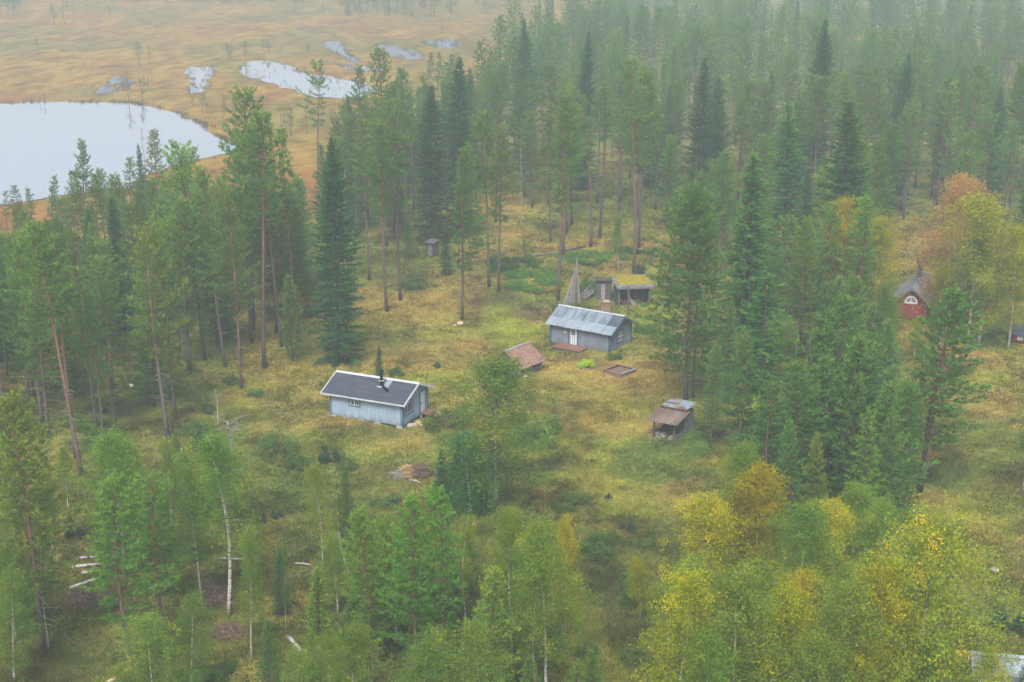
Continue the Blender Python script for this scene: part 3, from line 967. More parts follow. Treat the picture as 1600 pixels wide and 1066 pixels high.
# ------------------------------------------------------------------ sandbox
pts = [ground(942.6, 583), ground(969.6, 591.5), ground(985.4, 581.5)]
d1 = (pts[1] - pts[0]); d2 = (pts[2] - pts[1])
rz = math.atan2(d1.y, d1.x)
sx, sy = d1.length, 2.3
sb = empty('sandbox', pts[0], rz)
sb.location.z = min(p.z for p in pts)
tag(sb, 'low square plank sandbox on the grass below the grey cabin', 'sandbox')
for x0, x1, y0, y1 in ((0, sx, 0, .07), (0, sx, sy - .07, sy), (0, .07, .07, sy - .07), (sx - .07, sx, .07, sy - .07)):
    MB().box(x0, x1, y0, y1, -.15, .42).build('side', M['sand_frame'], sb)
for x0, x1, y0, y1 in ((-.08, sx + .08, -.08, .16), (-.08, sx + .08, sy - .16, sy + .08), (-.08, .16, .16, sy - .16)):
    MB().box(x0, x1, y0, y1, .42, .465).build('rim_board', M['sand_frame'], sb)
MB().box(sx - .16, sx + .08, .16, sy - .16, .42, .465).build('rim_board', M['tin_new'], sb)
MB().box(.07, sx - .07, .07, sy - .07, -.1, .2).build('sand', M['soil'], sb)

# ------------------------------------------------------------------ red house
a, rz, _ = frame_from((1398, 497), (1440, 503))
rz += .02
rh = empty('red_house', (a.x, a.y, a.z), rz)
tag(rh, 'red wooden house with grey roof and white fanlight in its gable', 'house')
gw, gd, gh, gr = 3.3, 7.0, 2.25, 3.6           # front wing: gable towards the meadow
MB().prism_y(0, gd, [(0, 0), (gw, 0), (gw, gh), (gw / 2, gr), (0, gh)]).build('wall', M['red_wall'], rh)
MB().prism_x(gw + .001, gw + 5.5, [(2.2, 0), (7.2, 0), (7.2, 2.4), (4.7, 4.1), (2.2, 2.4)]).build('wall', M['red_wall'], rh)
s_ = (gr - gh) / (gw / 2)
m = MB()
for sg in (0, 1):
    xa, xb = (-.55, gw / 2) if not sg else (gw + .55, gw / 2)
    za, zb = gh - s_ * .55 + .03, gr + .03
    m.prism_y(-.5, gd + .3, [(xa, za), (xb, zb), (xb, zb + .1), (xa, za + .1)] if not sg else [(xb, zb), (xa, za), (xa, za + .1), (xb, zb + .1)])
rf = m.build('roof', M['zinc'], rh)
m = MB()
sm = 1.7 / 2.5
slab(m, gw / 2, gw + 5.9, 1.7, 2.4 - sm * .5 + .04, 4.7, 4.14, .1)
slab(m, gw / 2, gw + 5.9, 7.7, 2.4 - sm * .5 + .04, 4.7, 4.14, .1)
m.build('roof', M['zinc'], rh)
m = MB()
for sg in (0, 1):
    xa, xb = (-.6, gw / 2) if not sg else (gw + .6, gw / 2)
    za, zb = gh - s_ * .6 - .12, gr - .12
    m.prism_y(-.58, -.5, [(xa, za), (xb, zb), (xb, zb + .3), (xa, za + .3)] if not sg else [(xb, zb), (xa, za), (xa, za + .3), (xb, zb + .3)])
m.build('bargeboard', M['old_wood'], rh)
fw = MB()
R0, R1, ccx, ccz = .47, .68, gw / 2 - .05, 2.0
ang = [math.pi * i / 14 for i in range(15)]
for i in range(14):
    t0, t1 = ang[i], ang[i + 1]
    fw.prism_y(-.08, -.0, [(ccx + R1 * math.cos(t0), ccz + R1 * math.sin(t0)), (ccx + R0 * math.cos(t0), ccz + R0 * math.sin(t0)), (ccx + R0 * math.cos(t1), ccz + R0 * math.sin(t1)), (ccx + R1 * math.cos(t1), ccz + R1 * math.sin(t1))][::-1])
fw.box(ccx - R1, ccx + R1, -.10, 0, ccz - .2, ccz)
fw.box(ccx - .05, ccx + .05, -.07, -.03, ccz, ccz + R0)
for t0 in (math.pi / 4, 3 * math.pi / 4):
    fw.bar((ccx, -.05, ccz), (ccx + R0 * math.cos(t0), -.05, ccz + R0 * math.sin(t0)), .04, .06)
w_ = fw.build('window', M['white'], rh)
MB().prism_y(-.03, -.01, [(ccx + .49 * math.cos(t), ccz + .49 * math.sin(t)) for t in ang][::-1]).build('pane', M['glass'], w_)
ch = MB().box(gw / 2 - .1, gw / 2 + .4, 4.0, 4.45, 3.0, 5.5).build('chimney', M['old_wood'], rh)
MB().box(gw / 2 - .2, gw / 2 + .5, 3.9, 4.55, 5.5, 5.62).build('chimney_cap', M['dark_timber'], ch)
MB().box(gw / 2 + .02, gw / 2 + .28, 4.1, 4.35, 5.62, 5.85).build('chimney_pot', M['white'], ch)

# red playhouse at the frame edge
a, rz, _ = frame_from((1580, 535), (1600, 539))
ph = empty('red_hut', (a.x, a.y, a.z), rz + .3)
tag(ph, 'low red hut with dark felt roof on the lawn by the white birches', 'hut')
m = MB(); m.prism_x(0, 2.6, [(0, 0), (2.0, 0), (2.0, 1.0), (1.0, 1.75), (0, 1.0)]); m.build('wall', M['red_wall'], ph)
m = MB(); slab(m, -.3, 2.9, -.3, .85, 1.0, 1.78, .07); slab(m, -.3, 2.9, 2.3, .85, 1.0, 1.78, .07); m.build('roof', M['bitumen'], ph)
MB().box(.55, 1.15, -.04, 0, .35, .85).build('window', M['white'], ph)
MB().box(1.6, 2.2, -.04, 0, .05, .9).build('door', M['white'], ph)

# metal-roofed shed at the lower right
a, rz, _ = frame_from((1526, 1118), (1654, 1130))
ms = empty('metal_roofed_shed', (a.x, a.y, a.z), rz)
tag(ms, 'shed under a pale corrugated metal roof at the lower right corner', 'shed')
L, W, HW, RG = 6.0, 3.6, 2.0, 2.95
m = MB(); m.prism_x(0, L, [(0, 0), (W, 0), (W, HW), (W / 2, RG), (0, HW)]); m.build('wall', M['old_wood'], ms)
for s in (0, 1):
    vs, fs = [], []
    n = 60
    for i in range(n * 2 + 1):
        x = -.4 + (L + .8) * i / (n * 2); zo = .014 * (1 if i % 2 else -1)
        ye, ze = (-.4, HW - .2) if not s else (W + .4, HW - .2)
        vs += [(x, ye, ze + .06 + zo), (x, W / 2, RG + .06 + zo)]
    for i in range(n * 2):
        fs.append((2 * i, 2 * i + 2, 2 * i + 3, 2 * i + 1) if not s else (2 * i + 1, 2 * i + 3, 2 * i + 2, 2 * i))
    k0 = len(vs); vs += [(x, y, z - .01) for x, y, z in vs]
    fs += [tuple(k0 + i for i in f[::-1]) for f in fs]
    m = MB(); m.add(vs, fs); rf = m.build('roof', M['galv'], ms)
m = MB(); slab(m, 1.55, 2.35, -.42, HW - .11, .55, HW + .38, .03); m.build('skylight', M['bitumen'], ms)
MB().prism_x(-.42, L + .42, [(W / 2 - .2, RG + .02), (W / 2, RG + .12), (W / 2 + .2, RG + .02), (W / 2 + .2, RG + .06), (W / 2, RG + .16), (W / 2 - .2, RG + .06)]).build('ridge_cap', M['galv'], ms)

# ------------------------------------------------------------------ tree prototypes (mesh data shared by the copies)
def nrm(a):
    return a / np.maximum(np.linalg.norm(a, axis=1, keepdims=True), 1e-6)

class Foliage:
    def __init__(self):
        self.V, self.T = [], []
    def blades(self, C, D, nb, length, width, spread, tint, tj=.18, jit=.05):
        """C tuft centres, D main directions; nb thin needle blades per tuft"""
        n = len(C)
        if n == 0: return
        C = np.repeat(C, nb, 0) + rng.normal(0, jit, (n * nb, 3))
        D = nrm(np.repeat(D, nb, 0) + rng.normal(0, spread, (n * nb, 3)))
        tt = np.clip(np.repeat(tint, nb) + rng.normal(0, tj, n * nb), 0, 1)
        L = length * rng.uniform(.6, 1.25, (n * nb, 1))
        S = nrm(np.cross(D, rng.normal(0, 1, (n * nb, 3)))) * width / 2
        v = np.stack([C - S, C + S, C + D * L + S * .2], 1)
        self.V.append(v.reshape(-1, 3)); self.T.append(tt)
    def leaves(self, C, size, tint, tj=.15, droop=0.0):
        n = len(C)
        if n == 0: return
        A = nrm(rng.normal(0, 1, (n, 3)) + np.array((0, 0, -droop)))
        B = nrm(np.cross(A, rng.normal(0, 1, (n, 3))))
        s = size * rng.uniform(.65, 1.3, (n, 1))
        v = np.stack([C - A * s * .5, C + B * s * .42 + A * s * .1, C + A * s * .6], 1)
        self.V.append(v.reshape(-1, 3)); self.T.append(np.clip(tint + rng.normal(0, tj, n), 0, 1))
    def arrays(self):
        V = np.concatenate(self.V); T = np.concatenate(self.T)
        return V, np.arange(len(V)).reshape(-1, 3), T
    def mesh(self, name, mat):
        V, F, T = self.arrays()
        return fast_mesh(name, V, F, [mat], tint=T)

def trunk_mesh(name, pts, rad, mat, limbs, dead=(), n=8, dead_mat='dead_twig'):
    m = MB().tube(pts, rad, n)
    k = len(m.f)
    for p, r in limbs: m.tube(p, r, 4)
    k2 = len(m.f)
    for p, r in dead: m.tube(p, r, 3)
    me = bpy.data.meshes.new(name)
    me.from_pydata(m.v, [], m.f)
    me.materials.append(M[mat]); me.materials.append(M[dead_mat])
    mi = np.zeros(len(m.f), np.int32); mi[k2:] = 1
    me.polygons.foreach_set('material_index', mi)
    me.polygons.foreach_set('use_smooth', np.ones(len(m.f), bool))
    me.update()
    return me

def stem(H, bend, n=10, r0=.2, r1=.03, power=.85):
    ph, ph2 = random.uniform(0, 6.3), random.uniform(0, 6.3)
    pts, rad = [], []
    for i in range(n + 1):
        t = i / n
        pts.append(Vector((bend * math.sin(ph + t * 3.0) * t, bend * math.sin(ph2 + t * 2.6) * t, H * t - (.3 if i == 0 else 0))))
        rad.append(r1 + (r0 - r1) * (1 - t) ** power * (1.25 if i == 0 else 1))
    def at(z):
        q = max(0, min(n - 1e-4, z / H * n)); i = int(q)
        return pts[i].lerp(pts[i + 1], q - i)
    return pts, rad, at

def pine(H=20., cb=.5, R=2.5, whorl=.62, per=(4, 5), young=0., blade=.30, nb=9, gap=.30, r0=.17, dead=14, bend=.35, lop=.25, thin=1.0, wid=.075, low=False):
    pts, rad, at = stem(H, bend, r0=r0)
    fo = Foliage()
    limbs, deads = [], []
    z = H * cb
    side = random.uniform(0, 6.3)
    a0 = random.uniform(0, 6.3)
    while z < H - .15:
        rel = (z - H * cb) / (H * (1 - cb))
        prof = min(1, .45 + rel * 2.2) * (1 - rel) ** (.46 if young < .5 else .75) + .10
        if young > .5: prof = (1 - rel) ** .80 * min(1, .6 + rel * 3) + .06
        k = random.randint(*per) if rel < .93 else 3
        a0 += 2.4
        for j in range(k):
            if random.random() > thin: continue
            az = a0 + 6.283 * j / k + random.uniform(-.4, .4)
            L = R * prof * random.uniform(.55, 1.12) * (1 + lop * math.cos(az - side))
            el = -.25 + 1.0 * rel + random.uniform(-.18, .18) + (.15 if young > .5 else 0)
            base = at(z)
            d = Vector((math.cos(az) * math.cos(el), math.sin(az) * math.cos(el), math.sin(el)))
            p1 = base + d * L * .55 + Vector((0, 0, -.05 * L))
            p2 = base + d * L + Vector((0, 0, .10 * L))
            if not low or j == 0: limbs.append(([base, p1, p2], [max(.015, .028 * L ** .5 * (1 - .5 * rel)), .018, .006]))
            nt_ = max(2, int(L / gap * (1.0 if low else 1.9)))
            t = np.linspace(.32 if young < .5 else .2, 1.0, nt_) + rng.uniform(-.04, .04, nt_)
            bz, p1a, p2a = np.array(base), np.array(p1), np.array(p2)
            ctr = np.where(t[:, None] < .55, bz + (p1a - bz) * (t[:, None] / .55), p1a + (p2a - p1a) * ((t[:, None] - .55) / .45))
            sidev = np.array((-math.sin(az), math.cos(az), 0))
            lat = rng.uniform(-1, 1, nt_) * (.38 * L * (1.15 - t) + .12)
            ctr = ctr + sidev * lat[:, None] + np.array((0, 0, 1)) * (rng.uniform(-.05, .14, nt_))[:, None]
            D = nrm(np.array((d.x * .6, d.y * .6, .55 + .3 * rel))[None] + sidev[None] * (lat / (L + .1))[:, None] * .8)
            cl = random.uniform(-.12, .12)
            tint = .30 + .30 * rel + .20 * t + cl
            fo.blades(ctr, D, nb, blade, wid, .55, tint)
        z += whorl * random.uniform(.75, 1.25) * (.55 + .55 * (1 - rel))
    fo.blades(np.array([at(H * .995)]), np.array([(0, 0, 1.)]), nb, blade * 1.2, wid, .4, np.array([.9]))
    for _ in range(dead):
        z = H * cb * random.uniform(.35, 1.05)
        az = random.uniform(0, 6.3); L = random.uniform(.4, 1.5) * (R / 2.5)
        b = at(z); e = b + Vector((math.cos(az) * L, math.sin(az) * L, random.uniform(-.5, .15) * L))
        deads.append(([b, b.lerp(e, .6) + Vector((0, 0, .06)), e], [.022, .014, .005]))
    return dict(H=H, trunk=trunk_mesh('pine_trunk', pts, rad, 'pine_bark', limbs, deads, 8 if not low else 5), crown=fo.mesh('pine_crown', M['pine']), fol=fo)

def spruce(H=23., cb=.03, R=2.4, whorl=.46, columnar=True, blade=.26, nb=8, gap=.24, r0=.2, mat='spruce', openness=0., wid=.07, low=False):
    pts, rad, at = stem(H, .12, r0=r0)
    fo = Foliage(); limbs = []
    z = H * cb + .2; a0 = 0
    while z < H - .2:
        rel = (z - H * cb) / (H * (1 - cb))
        prof = min(1.0, (1 - rel) * 2.3) ** .85 * (1 - .22 * rel) if columnar else (1 - rel) ** .82
        prof = prof * (.92 if rel > .08 else .8) + .05
        k = 6 if rel < .9 else 4
        a0 += 1.9
        for j in range(k):
            if random.random() < openness * (1 - rel * .6): continue
            az = a0 + 6.283 * j / k + random.uniform(-.35, .35)
            L = R * prof * random.uniform(.52, 1.2)
            el = -.42 + .95 * rel ** 1.3 + random.uniform(-.12, .12)
            base = at(z)
            d = Vector((math.cos(az) * math.cos(el), math.sin(az) * math.cos(el), math.sin(el)))
            p1 = base + d * L * .6
            p2 = base + d * L + Vector((0, 0, .13 * L))
            if not low: limbs.append(([base, p1, p2], [.03, .02, .006]))
            nt_ = max(2, int(L / gap * (1.0 if low else 1.7)))
            t = np.linspace(.22, 1.0, nt_)
            bz, p1a, p2a = np.array(base), np.array(p1), np.array(p2)
            ctr = np.where(t[:, None] < .6, bz + (p1a - bz) * (t[:, None] / .6), p1a + (p2a - p1a) * ((t[:, None] - .6) / .4))
            sidev = np.array((-math.sin(az), math.cos(az), 0))
            lat = rng.uniform(-1, 1, nt_) * (.34 * L * (1.1 - t) + .06)
            ctr = ctr + sidev * lat[:, None]
            hang = .25 - .75 * (1 - rel) + openness * -.1
            D = nrm(np.array((d.x, d.y, hang))[None] + sidev[None] * (lat / (L + .1))[:, None] * 1.2)
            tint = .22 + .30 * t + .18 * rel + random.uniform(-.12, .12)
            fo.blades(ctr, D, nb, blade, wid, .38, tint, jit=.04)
        z += whorl * random.uniform(.75, 1.25) * (.6 + .5 * (1 - rel))
    fo.blades(np.array([at(H * f) for f in (.97, .985, 1.0)]), np.array([(0, 0, 1.)] * 3), nb, blade, wid, .45, np.array([.7, .8, .9]))
    return dict(H=H, trunk=trunk_mesh('spruce_trunk', pts, rad, 'spruce_bark', limbs, (), 7 if not low else 5), crown=fo.mesh('spruce_crown', M[mat]), fol=fo)

def birch(H=14., cb=.28, R=2.8, limbs_n=26, leaves=15000, size=.155, mat='birch', r0=.13, round_=.5, droop=.5, yellow=.12, bend=.5, base_t=.42, low=False):
    pts, rad, at = stem(H * .96, bend, r0=r0, power=.9)
    fo = Foliage(); limbs = []
    Cs, Ts = [], []
    per_limb = leaves // limbs_n
    for i in range(limbs_n):
        f = (i + random.random()) / limbs_n
        z = H * (cb * .8 + (.97 - cb * .8) * f)
        rel = f
        prof = (math.sin(math.pi * min(1, .16 + .84 * rel)) ** (.75)) if round_ > .4 else (1 - rel) ** .7 * min(1, .5 + 2 * rel)
        az = i * 2.4 + random.uniform(-.5, .5)
        L = R * (prof + .12) * random.uniform(.7, 1.15)
        el = .35 + .75 * rel + random.uniform(-.2, .2)
        b = at(z * .96)
        d = Vector((math.cos(az) * math.cos(el), math.sin(az) * math.cos(el), math.sin(el)))
        p1 = b + d * L * .5 + Vector((0, 0, .05 * L)); p2 = b + d * L * .95 + Vector((0, 0, -.10 * L * droop))
        limbs.append(([b, p1, p2], [max(.02, .04 * (1 - .6 * rel)), .018, .006]))
        nsub = 12
        yb = 1.0 if random.random() < yellow else 0.0
        for s in range(nsub):
            t = random.uniform(.25, 1.05)
            q = np.array(b.lerp(p1, t / .5) if t < .5 else p1.lerp(p2, (t - .5) / .5))
            off = rng.normal(0, 1, 3) * (.22 * L * (1.2 - .5 * t) + .22)
            c = q + off
            n = max(4, per_limb // nsub)
            ln = (.45 + .5 * droop) * random.uniform(.6, 1.3)
            u = rng.uniform(0, 1, n)
            sw = rng.normal(0, .12, 2)
            C = c + np.stack([u * sw[0], u * sw[1], -u * ln + .12], 1) + rng.normal(0, 1, (n, 3)) * np.array((.24, .24, .18))
            yl = (.42 if random.random() < (.45 * yb + yellow * .25) else 0)
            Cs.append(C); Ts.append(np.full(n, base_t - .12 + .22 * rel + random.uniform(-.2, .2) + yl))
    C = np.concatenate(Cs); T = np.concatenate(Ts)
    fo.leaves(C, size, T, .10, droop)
    tw = []
    for _ in range(10):
        z = H * cb * random.uniform(.5, 1.4); az = random.uniform(0, 6.3); L = random.uniform(.4, 1.2)
        b = at(z); tw.append(([b, b + Vector((math.cos(az) * L, math.sin(az) * L, random.uniform(0, .4)))], [.02, .006]))
    return dict(H=H, trunk=trunk_mesh('birch_trunk', pts, rad, 'birch_bark', [], limbs + tw, 8 if not low else 5, 'birch_twig'), crown=fo.mesh('birch_crown', M[mat]), fol=fo)

def bush(H=1.6, R=1.5, leaves=2600, size=.14, mat='bush', lumps=16, base_t=.45):
    fo = Foliage(); limbs = []
    for i in range(lumps):
        az = random.uniform(0, 6.3); rr = R * math.sqrt(random.random()) * .85
        c = np.array((math.cos(az) * rr, math.sin(az) * rr, H * random.uniform(.18, .85) * (1 - .5 * rr / R)))
        n = leaves // lumps
        p = nrm(rng.normal(0, 1, (n, 3))) * rng.uniform(.35, 1, (n, 1)) ** .5 * np.array((R * .27, R * .27, H * .26)) * random.uniform(.6, 1.25)
        P = c + p; P[:, 2] = np.maximum(P[:, 2], .02)
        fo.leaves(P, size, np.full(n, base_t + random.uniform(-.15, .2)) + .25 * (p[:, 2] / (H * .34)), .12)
        limbs.append(([Vector((0, 0, -.05)), Vector(c)], [.02, .008]))
    return dict(H=H, trunk=trunk_mesh('bush_stems', [Vector((0, 0, -.1)), Vector((0, 0, H * .5))], [.03, .01], 'spruce_bark', limbs), crown=fo.mesh('bush_foliage', M[mat]), fol=fo)

def snag(H=6., n=34, spread=1.6):
    pts, rad, at = stem(H, .25, r0=.10)
    tw = []
    for _ in range(n):
        z = H * random.uniform(.3, .98); az = random.uniform(0, 6.3); L = spread * random.uniform(.3, 1) * (1.1 - .5 * z / H)
        b = at(z); d = Vector((math.cos(az), math.sin(az), random.uniform(-.1, .7))) * L
        tw.append(([b, b + d * .5 + Vector((0, 0, .1)), b + d], [.03, .018, .006]))
        for _ in range(3):
            q = b + d * random.uniform(.4, .95); e = q + Vector((random.uniform(-.4, .4), random.uniform(-.4, .4), random.uniform(-.2, .4)))
            tw.append(([q, e], [.012, .004]))
    return dict(H=H, trunk=trunk_mesh('dead_trunk', pts, rad, 'dead_wood', [], tw), crown=None)

PR = {}
PR['pt'] = [pine(20, .48, 2.6, nb=11, thin=.9), pine(20, .57, 2.6, dead=18, nb=11, thin=.85), pine(20, .44, 2.3, lop=.4, nb=11, thin=.85), pine(20, .54, 2.2, lop=.4, nb=10, bend=.6, thin=.9), pine(20, .50, 2.8, lop=.5, nb=10, bend=.5, thin=.7)]                 # tall pines with a bare stem
PR['pm'] = [pine(18, .28, 2.7, dead=18, nb=11), pine(18, .36, 2.9, nb=11, lop=.35, thin=.85), pine(18, .24, 2.5, nb=11), pine(18, .32, 2.4, nb=10, lop=.45, thin=.85), pine(18, .40, 2.6, nb=10, lop=.5, thin=.75, bend=.5)]                          # pines with a long crown
PR['pf'] = [pine(11, .10, 2.5, young=1, whorl=.5, r0=.11, dead=4), pine(11, .14, 2.7, young=1, whorl=.55, r0=.11, dead=6), pine(11, .08, 2.2, young=1, whorl=.48, r0=.11, dead=4)]   # young full pines
PR['pw'] = [pine(20, .18, 4.2, per=(4, 6), whorl=.55, dead=16), pine(17, .22, 4.0, per=(4, 6), whorl=.55, dead=26)]   # broad old pines
PR['ps'] = [pine(18, .66, 1.5, dead=22, thin=.85), pine(18, .60, 1.4, dead=18, thin=.75, bend=.6)]          # thin suppressed pines
PR['pd'] = [pine(7, .35, 1.2, whorl=.5, thin=.6, r0=.09, dead=10, nb=6), pine(7, .45, 1.3, whorl=.6, thin=.5, r0=.08, dead=12, nb=5), pine(7, .3, .8, whorl=.7, thin=.45, r0=.06, dead=8, nb=5)]   # stunted bog pines
PR['sc'] = [spruce(23, .02, 2.9, whorl=.40, nb=11, gap=.2), spruce(23, .05, 2.5, whorl=.42, nb=10)]
PR['sn'] = [spruce(19, .04, 3.1, columnar=False, whorl=.42, nb=10, gap=.22), spruce(19, .06, 2.7, columnar=False, whorl=.44, nb=10)]
PR['so'] = [spruce(16, .10, 3.1, columnar=False, openness=.2, whorl=.52, nb=10, gap=.2)]
PR['sy'] = [spruce(9, .02, 1.9, columnar=False, mat='spruce_bright', whorl=.42, r0=.1), spruce(11, .02, 2.4, columnar=False, mat='spruce_bright', whorl=.55, r0=.12, openness=.25)]
PR['br'] = [birch(13, .22, 3.3, 36, 23000, yellow=.03), birch(13, .25, 3.1, 34, 20000, yellow=.05)]
PR['bt'] = [birch(14, .40, 2.2, 26, 11500, yellow=.06, round_=.3), birch(14, .46, 2.1, 24, 10000, yellow=.08, bend=.9)]
PR['by'] = [birch(12, .22, 2.6, 30, 19000, mat='birch_yellow', yellow=.06), birch(13, .25, 3.0, 32, 20000, mat='birch_yellow', yellow=.12)]
PR['bo'] = [birch(14, .16, 3.2, 40, 24000, mat='birch_rust', yellow=.05, round_=.5)]
PR['bw'] = [birch(12, .12, 4.6, 60, 46000, yellow=.03, droop=.9, base_t=.52, size=.135), birch(12, .12, 3.6, 38, 15000, yellow=.06, droop=.8, size=.18)]
PR['bb'] = [birch(7, .02, 1.7, 26, 9000, yellow=0, droop=1.0, base_t=.30, size=.18)]
PR['bu'] = [bush(), bush(1.5, 1.6), bush(1.2, 1.3, 2000)]
PR['ju'] = [bush(2.0, .9, 2600, .12, 'juniper', 10), bush(1.8, 1.1, 2600, .12, 'juniper', 10)]
PR['sg'] = [snag(6), snag(7, 44, 1.9), snag(14, 50, 1.1)]
# coarser ones for trees more than about 250 m away
PR['pt_far'] = [pine(20, c_, r_, whorl=.7, nb=12, gap=.5, blade=.42, wid=.12, dead=6, low=True, lop=l_) for c_, r_, l_ in ((.46, 3.5, .25), (.54, 3.3, .45), (.36, 3.3, .35), (.42, 2.7, .4), (.50, 3.8, .5))]
PR['sc_far'] = [spruce(22, .04, 2.3, whorl=.8, nb=7, gap=.5, blade=.5, wid=.15, low=True), spruce(20, .05, 2.5, whorl=.8, nb=7, gap=.5, blade=.5, wid=.15, low=True, columnar=False)]
PR['br_far'] = [birch(12, .25, 2.6, 22, 3000, size=.30, yellow=.15, low=True)]

NAMES = {'p': ('pine_tree', 'pine tree'), 's': ('spruce_tree', 'spruce tree'), 'b': ('birch_tree', 'birch tree')}
def kind_name(k):
    if k == 'bu': return 'bush', 'bush'
    if k == 'ju': return 'juniper_bush', 'bush'
    if k == 'sg': return 'dead_tree', 'dead tree'
    if k == 'bb': return 'birch_tree', 'birch tree'
    return NAMES[k[0]]

COUNT = {}
def plant(k, p, h, label, group=None, wide=1.0, tone=None, lean=(0, 0), far=False, mat=None, variant=None, bark=None):
    key = k
    if far: key = {'p': 'pt_far', 's': 'sc_far', 'b': 'br_far'}[k[0]]
    pr = PR[key][random.randrange(len(PR[key])) if variant is None else variant % len(PR[key])]
    nm, cat = kind_name(k)
    r = empty(nm, p, random.uniform(0, 6.283))
    r.rotation_mode = 'XYZ'
    s = h / pr['H']
    r.scale = (s * wide, s * wide, s)
    lx, ly = lean[0] + random.gauss(0, .022), lean[1] + random.gauss(0, .02)
    rot = Matrix.Rotation(lx, 4, 'Y') @ Matrix.Rotation(-ly, 4, 'X') @ Matrix.Rotation(r.rotation_euler.z, 4, 'Z')
    r.rotation_euler = rot.to_euler()
    tag(r, label, cat, group)
    t = link(bpy.data.objects.new('trunk' if k not in ('bu', 'ju') else 'stems', pr['trunk'])); t.parent = r
    v = random.uniform(.8, 1.15)
    t.color = (*(bark or (v * random.uniform(.95, 1.1), v, v * .98)), 1)
    if pr['crown'] is not None:
        c = link(bpy.data.objects.new('crown' if k not in ('bu', 'ju') else 'foliage', pr['crown'])); c.parent = r
        if tone is None:
            v = random.uniform(.84, 1.2); w = random.uniform(-.10, .14)
            tone = (v * (1 + w), v, v * (1 - w * .6))
        c.color = (*tone, 1)
        if mat:
            c.material_slots[0].link = 'OBJECT'; c.material_slots[0].material = M[mat]
    COUNT[nm] = COUNT.get(nm, 0) + 1
    return r

SHOWN = []          # image footprints of trees set by hand: (x, top, base, half width)
WIDER = {'sc': 1.15, 'pm': 1.0}
def tree(k, x, top, base, label, group=None, wide=1.0, h=None, **kw):
    wide *= WIDER.get(k, 1.0)
    """tree whose foot stands at pixel (x, base) and whose tip reaches row top; base None: from the height h"""
    if base is None:
        lo, hi = top + 5, top + 900
        for _ in range(40):
            mid = (lo + hi) / 2
            if rise(ground(x, mid), top) < h: lo = mid
            else: hi = mid
        base = (lo + hi) / 2
    p = ground(x, base)
    hh = rise(p, top)
    s = 3.61 + .02124 * base
    SHOWN.append((x, top, base, 2.2 * s * wide))
    return plant(k, p, hh, label, group, wide, **kw)

# ------------------------------------------------------------------ trees set one by one
def T(k, x, top, base, label, h=None, **kw): return tree(k, x, top, base, label, h=h, **kw)
DARK = (1.0, 1.06, 1.05)
OLIVE = (1.35, 1.05, .75)
BLUE = (.75, .95, 1.15)
BRIGHT = (1.25, 1.3, .95)
# around the clearing
T('sc', 530, 214, 567, 'tall dense dark spruce with green skirts down to the grass behind the pale blue cabin', wide=.86, tone=(.85, .95, .9), variant=0)
T('sn', 592, 540, 588, 'slim dark young spruce standing between the dense spruce and the pale blue cabin', wide=1.35, variant=1)
T('br', 775, 556, 792, 'round green birch hiding the left end of the log storehouse', wide=1.45, tone=(.82, .88, .95), variant=0)
T('bb', 734, 672, 803, 'blue green weeping young birch below the round birch', wide=1.15, tone=(.42, .80, 1.5))
T('sn', 692, 700, 782, 'small dark spruce tucked left of the blue green weeping birch', wide=1.7, tone=(.9, 1, .95), variant=1)
T('pw', 1072, 292, 624, 'broad old pine with twin dark trunks beside the sandbox lawn', variant=0, wide=1.15, tone=(.8, .92, .85))
T('pt', 1082, 330, 622, 'second trunk pressed against the broad old pine by the sandbox lawn', variant=1, wide=.9, tone=(.85, .95, .85))
T('so', 1187, 432, 722, 'open spruce with drooping pale branches right of the rusty open shed', wide=1.35, tone=(.95, 1.15, .9))
T('pm', 1437, 457, 768, 'wide limbed pine with one grey trunk at the right meadow edge', variant=0, wide=1.5, lean=(.065, 0), tone=(.85, 1.0, .98))
T('sy', 1335, 640, None, 'bright yellow green spruce with bare lower limbs above the big yellowing birch', h=11.5, variant=1, wide=.95)
T('pf', 1235, 655, None, 'blue tipped young pine left of the bright yellow green spruce', h=9, tone=(.95, 1.15, 1.15), wide=.8)
T('pf', 1272, 678, None, 'olive young pine directly left of the bright yellow green spruce', h=9, tone=OLIVE, wide=.8)
T('pf', 1376, 648, None, 'young pine directly right of the bright yellow green spruce', h=10, wide=.9)
T('pf', 1325, 590, None, 'young pine standing behind the bright yellow green spruce', h=11, wide=.9)
T('pm', 1240, 345, None, 'olive pine rising behind the open drooping spruce', h=15, tone=(1.2, 1.05, .8), wide=.95)
T('pt', 1272, 318, 542, 'leaning pine with a bright orange trunk left of the red house', tone=BRIGHT, lean=(.09, 0), wide=.9, bark=(1.18, 1.03, .98))
T('pm', 1335, 308, None, 'fresh green full pine in front of the yellowing birch beside the red house', h=16, tone=BRIGHT, wide=1.1)
T('br', 1362, 335, None, 'yellow green birch crown just left of the red house chimney', h=13, mat='birch_yellow', wide=.85, tone=(.85, .85, .9))
T('pm', 1368, 445, None, 'full pine beside the left eave of the red house', h=11.5, wide=.95)
T('by', 1316, 308, None, 'ochre topped birch behind the fresh green full pine', h=15, wide=.9, tone=(.85, .75, .8))
T('pm', 1325, 432, None, 'grey green pine in front of the left end of the red house', h=13, wide=1.0)
T('pf', 1380, 500, None, 'bushy pine below the red gable', h=9.5, tone=(1, 1.1, 1), wide=1.15)
T('bo', 1474, 272, 500, 'rust orange birch behind the red house', wide=1.2)
T('by', 1528, 300, 541, 'tall yellow green birch with two white stems on the lawn', wide=1.2, tone=(.8, .85, .9))
T('bt', 1512, 330, 543, 'front white stemmed birch on the lawn edge right of the red house', tone=(1.2, 1.05, .8), variant=0, wide=1.1)
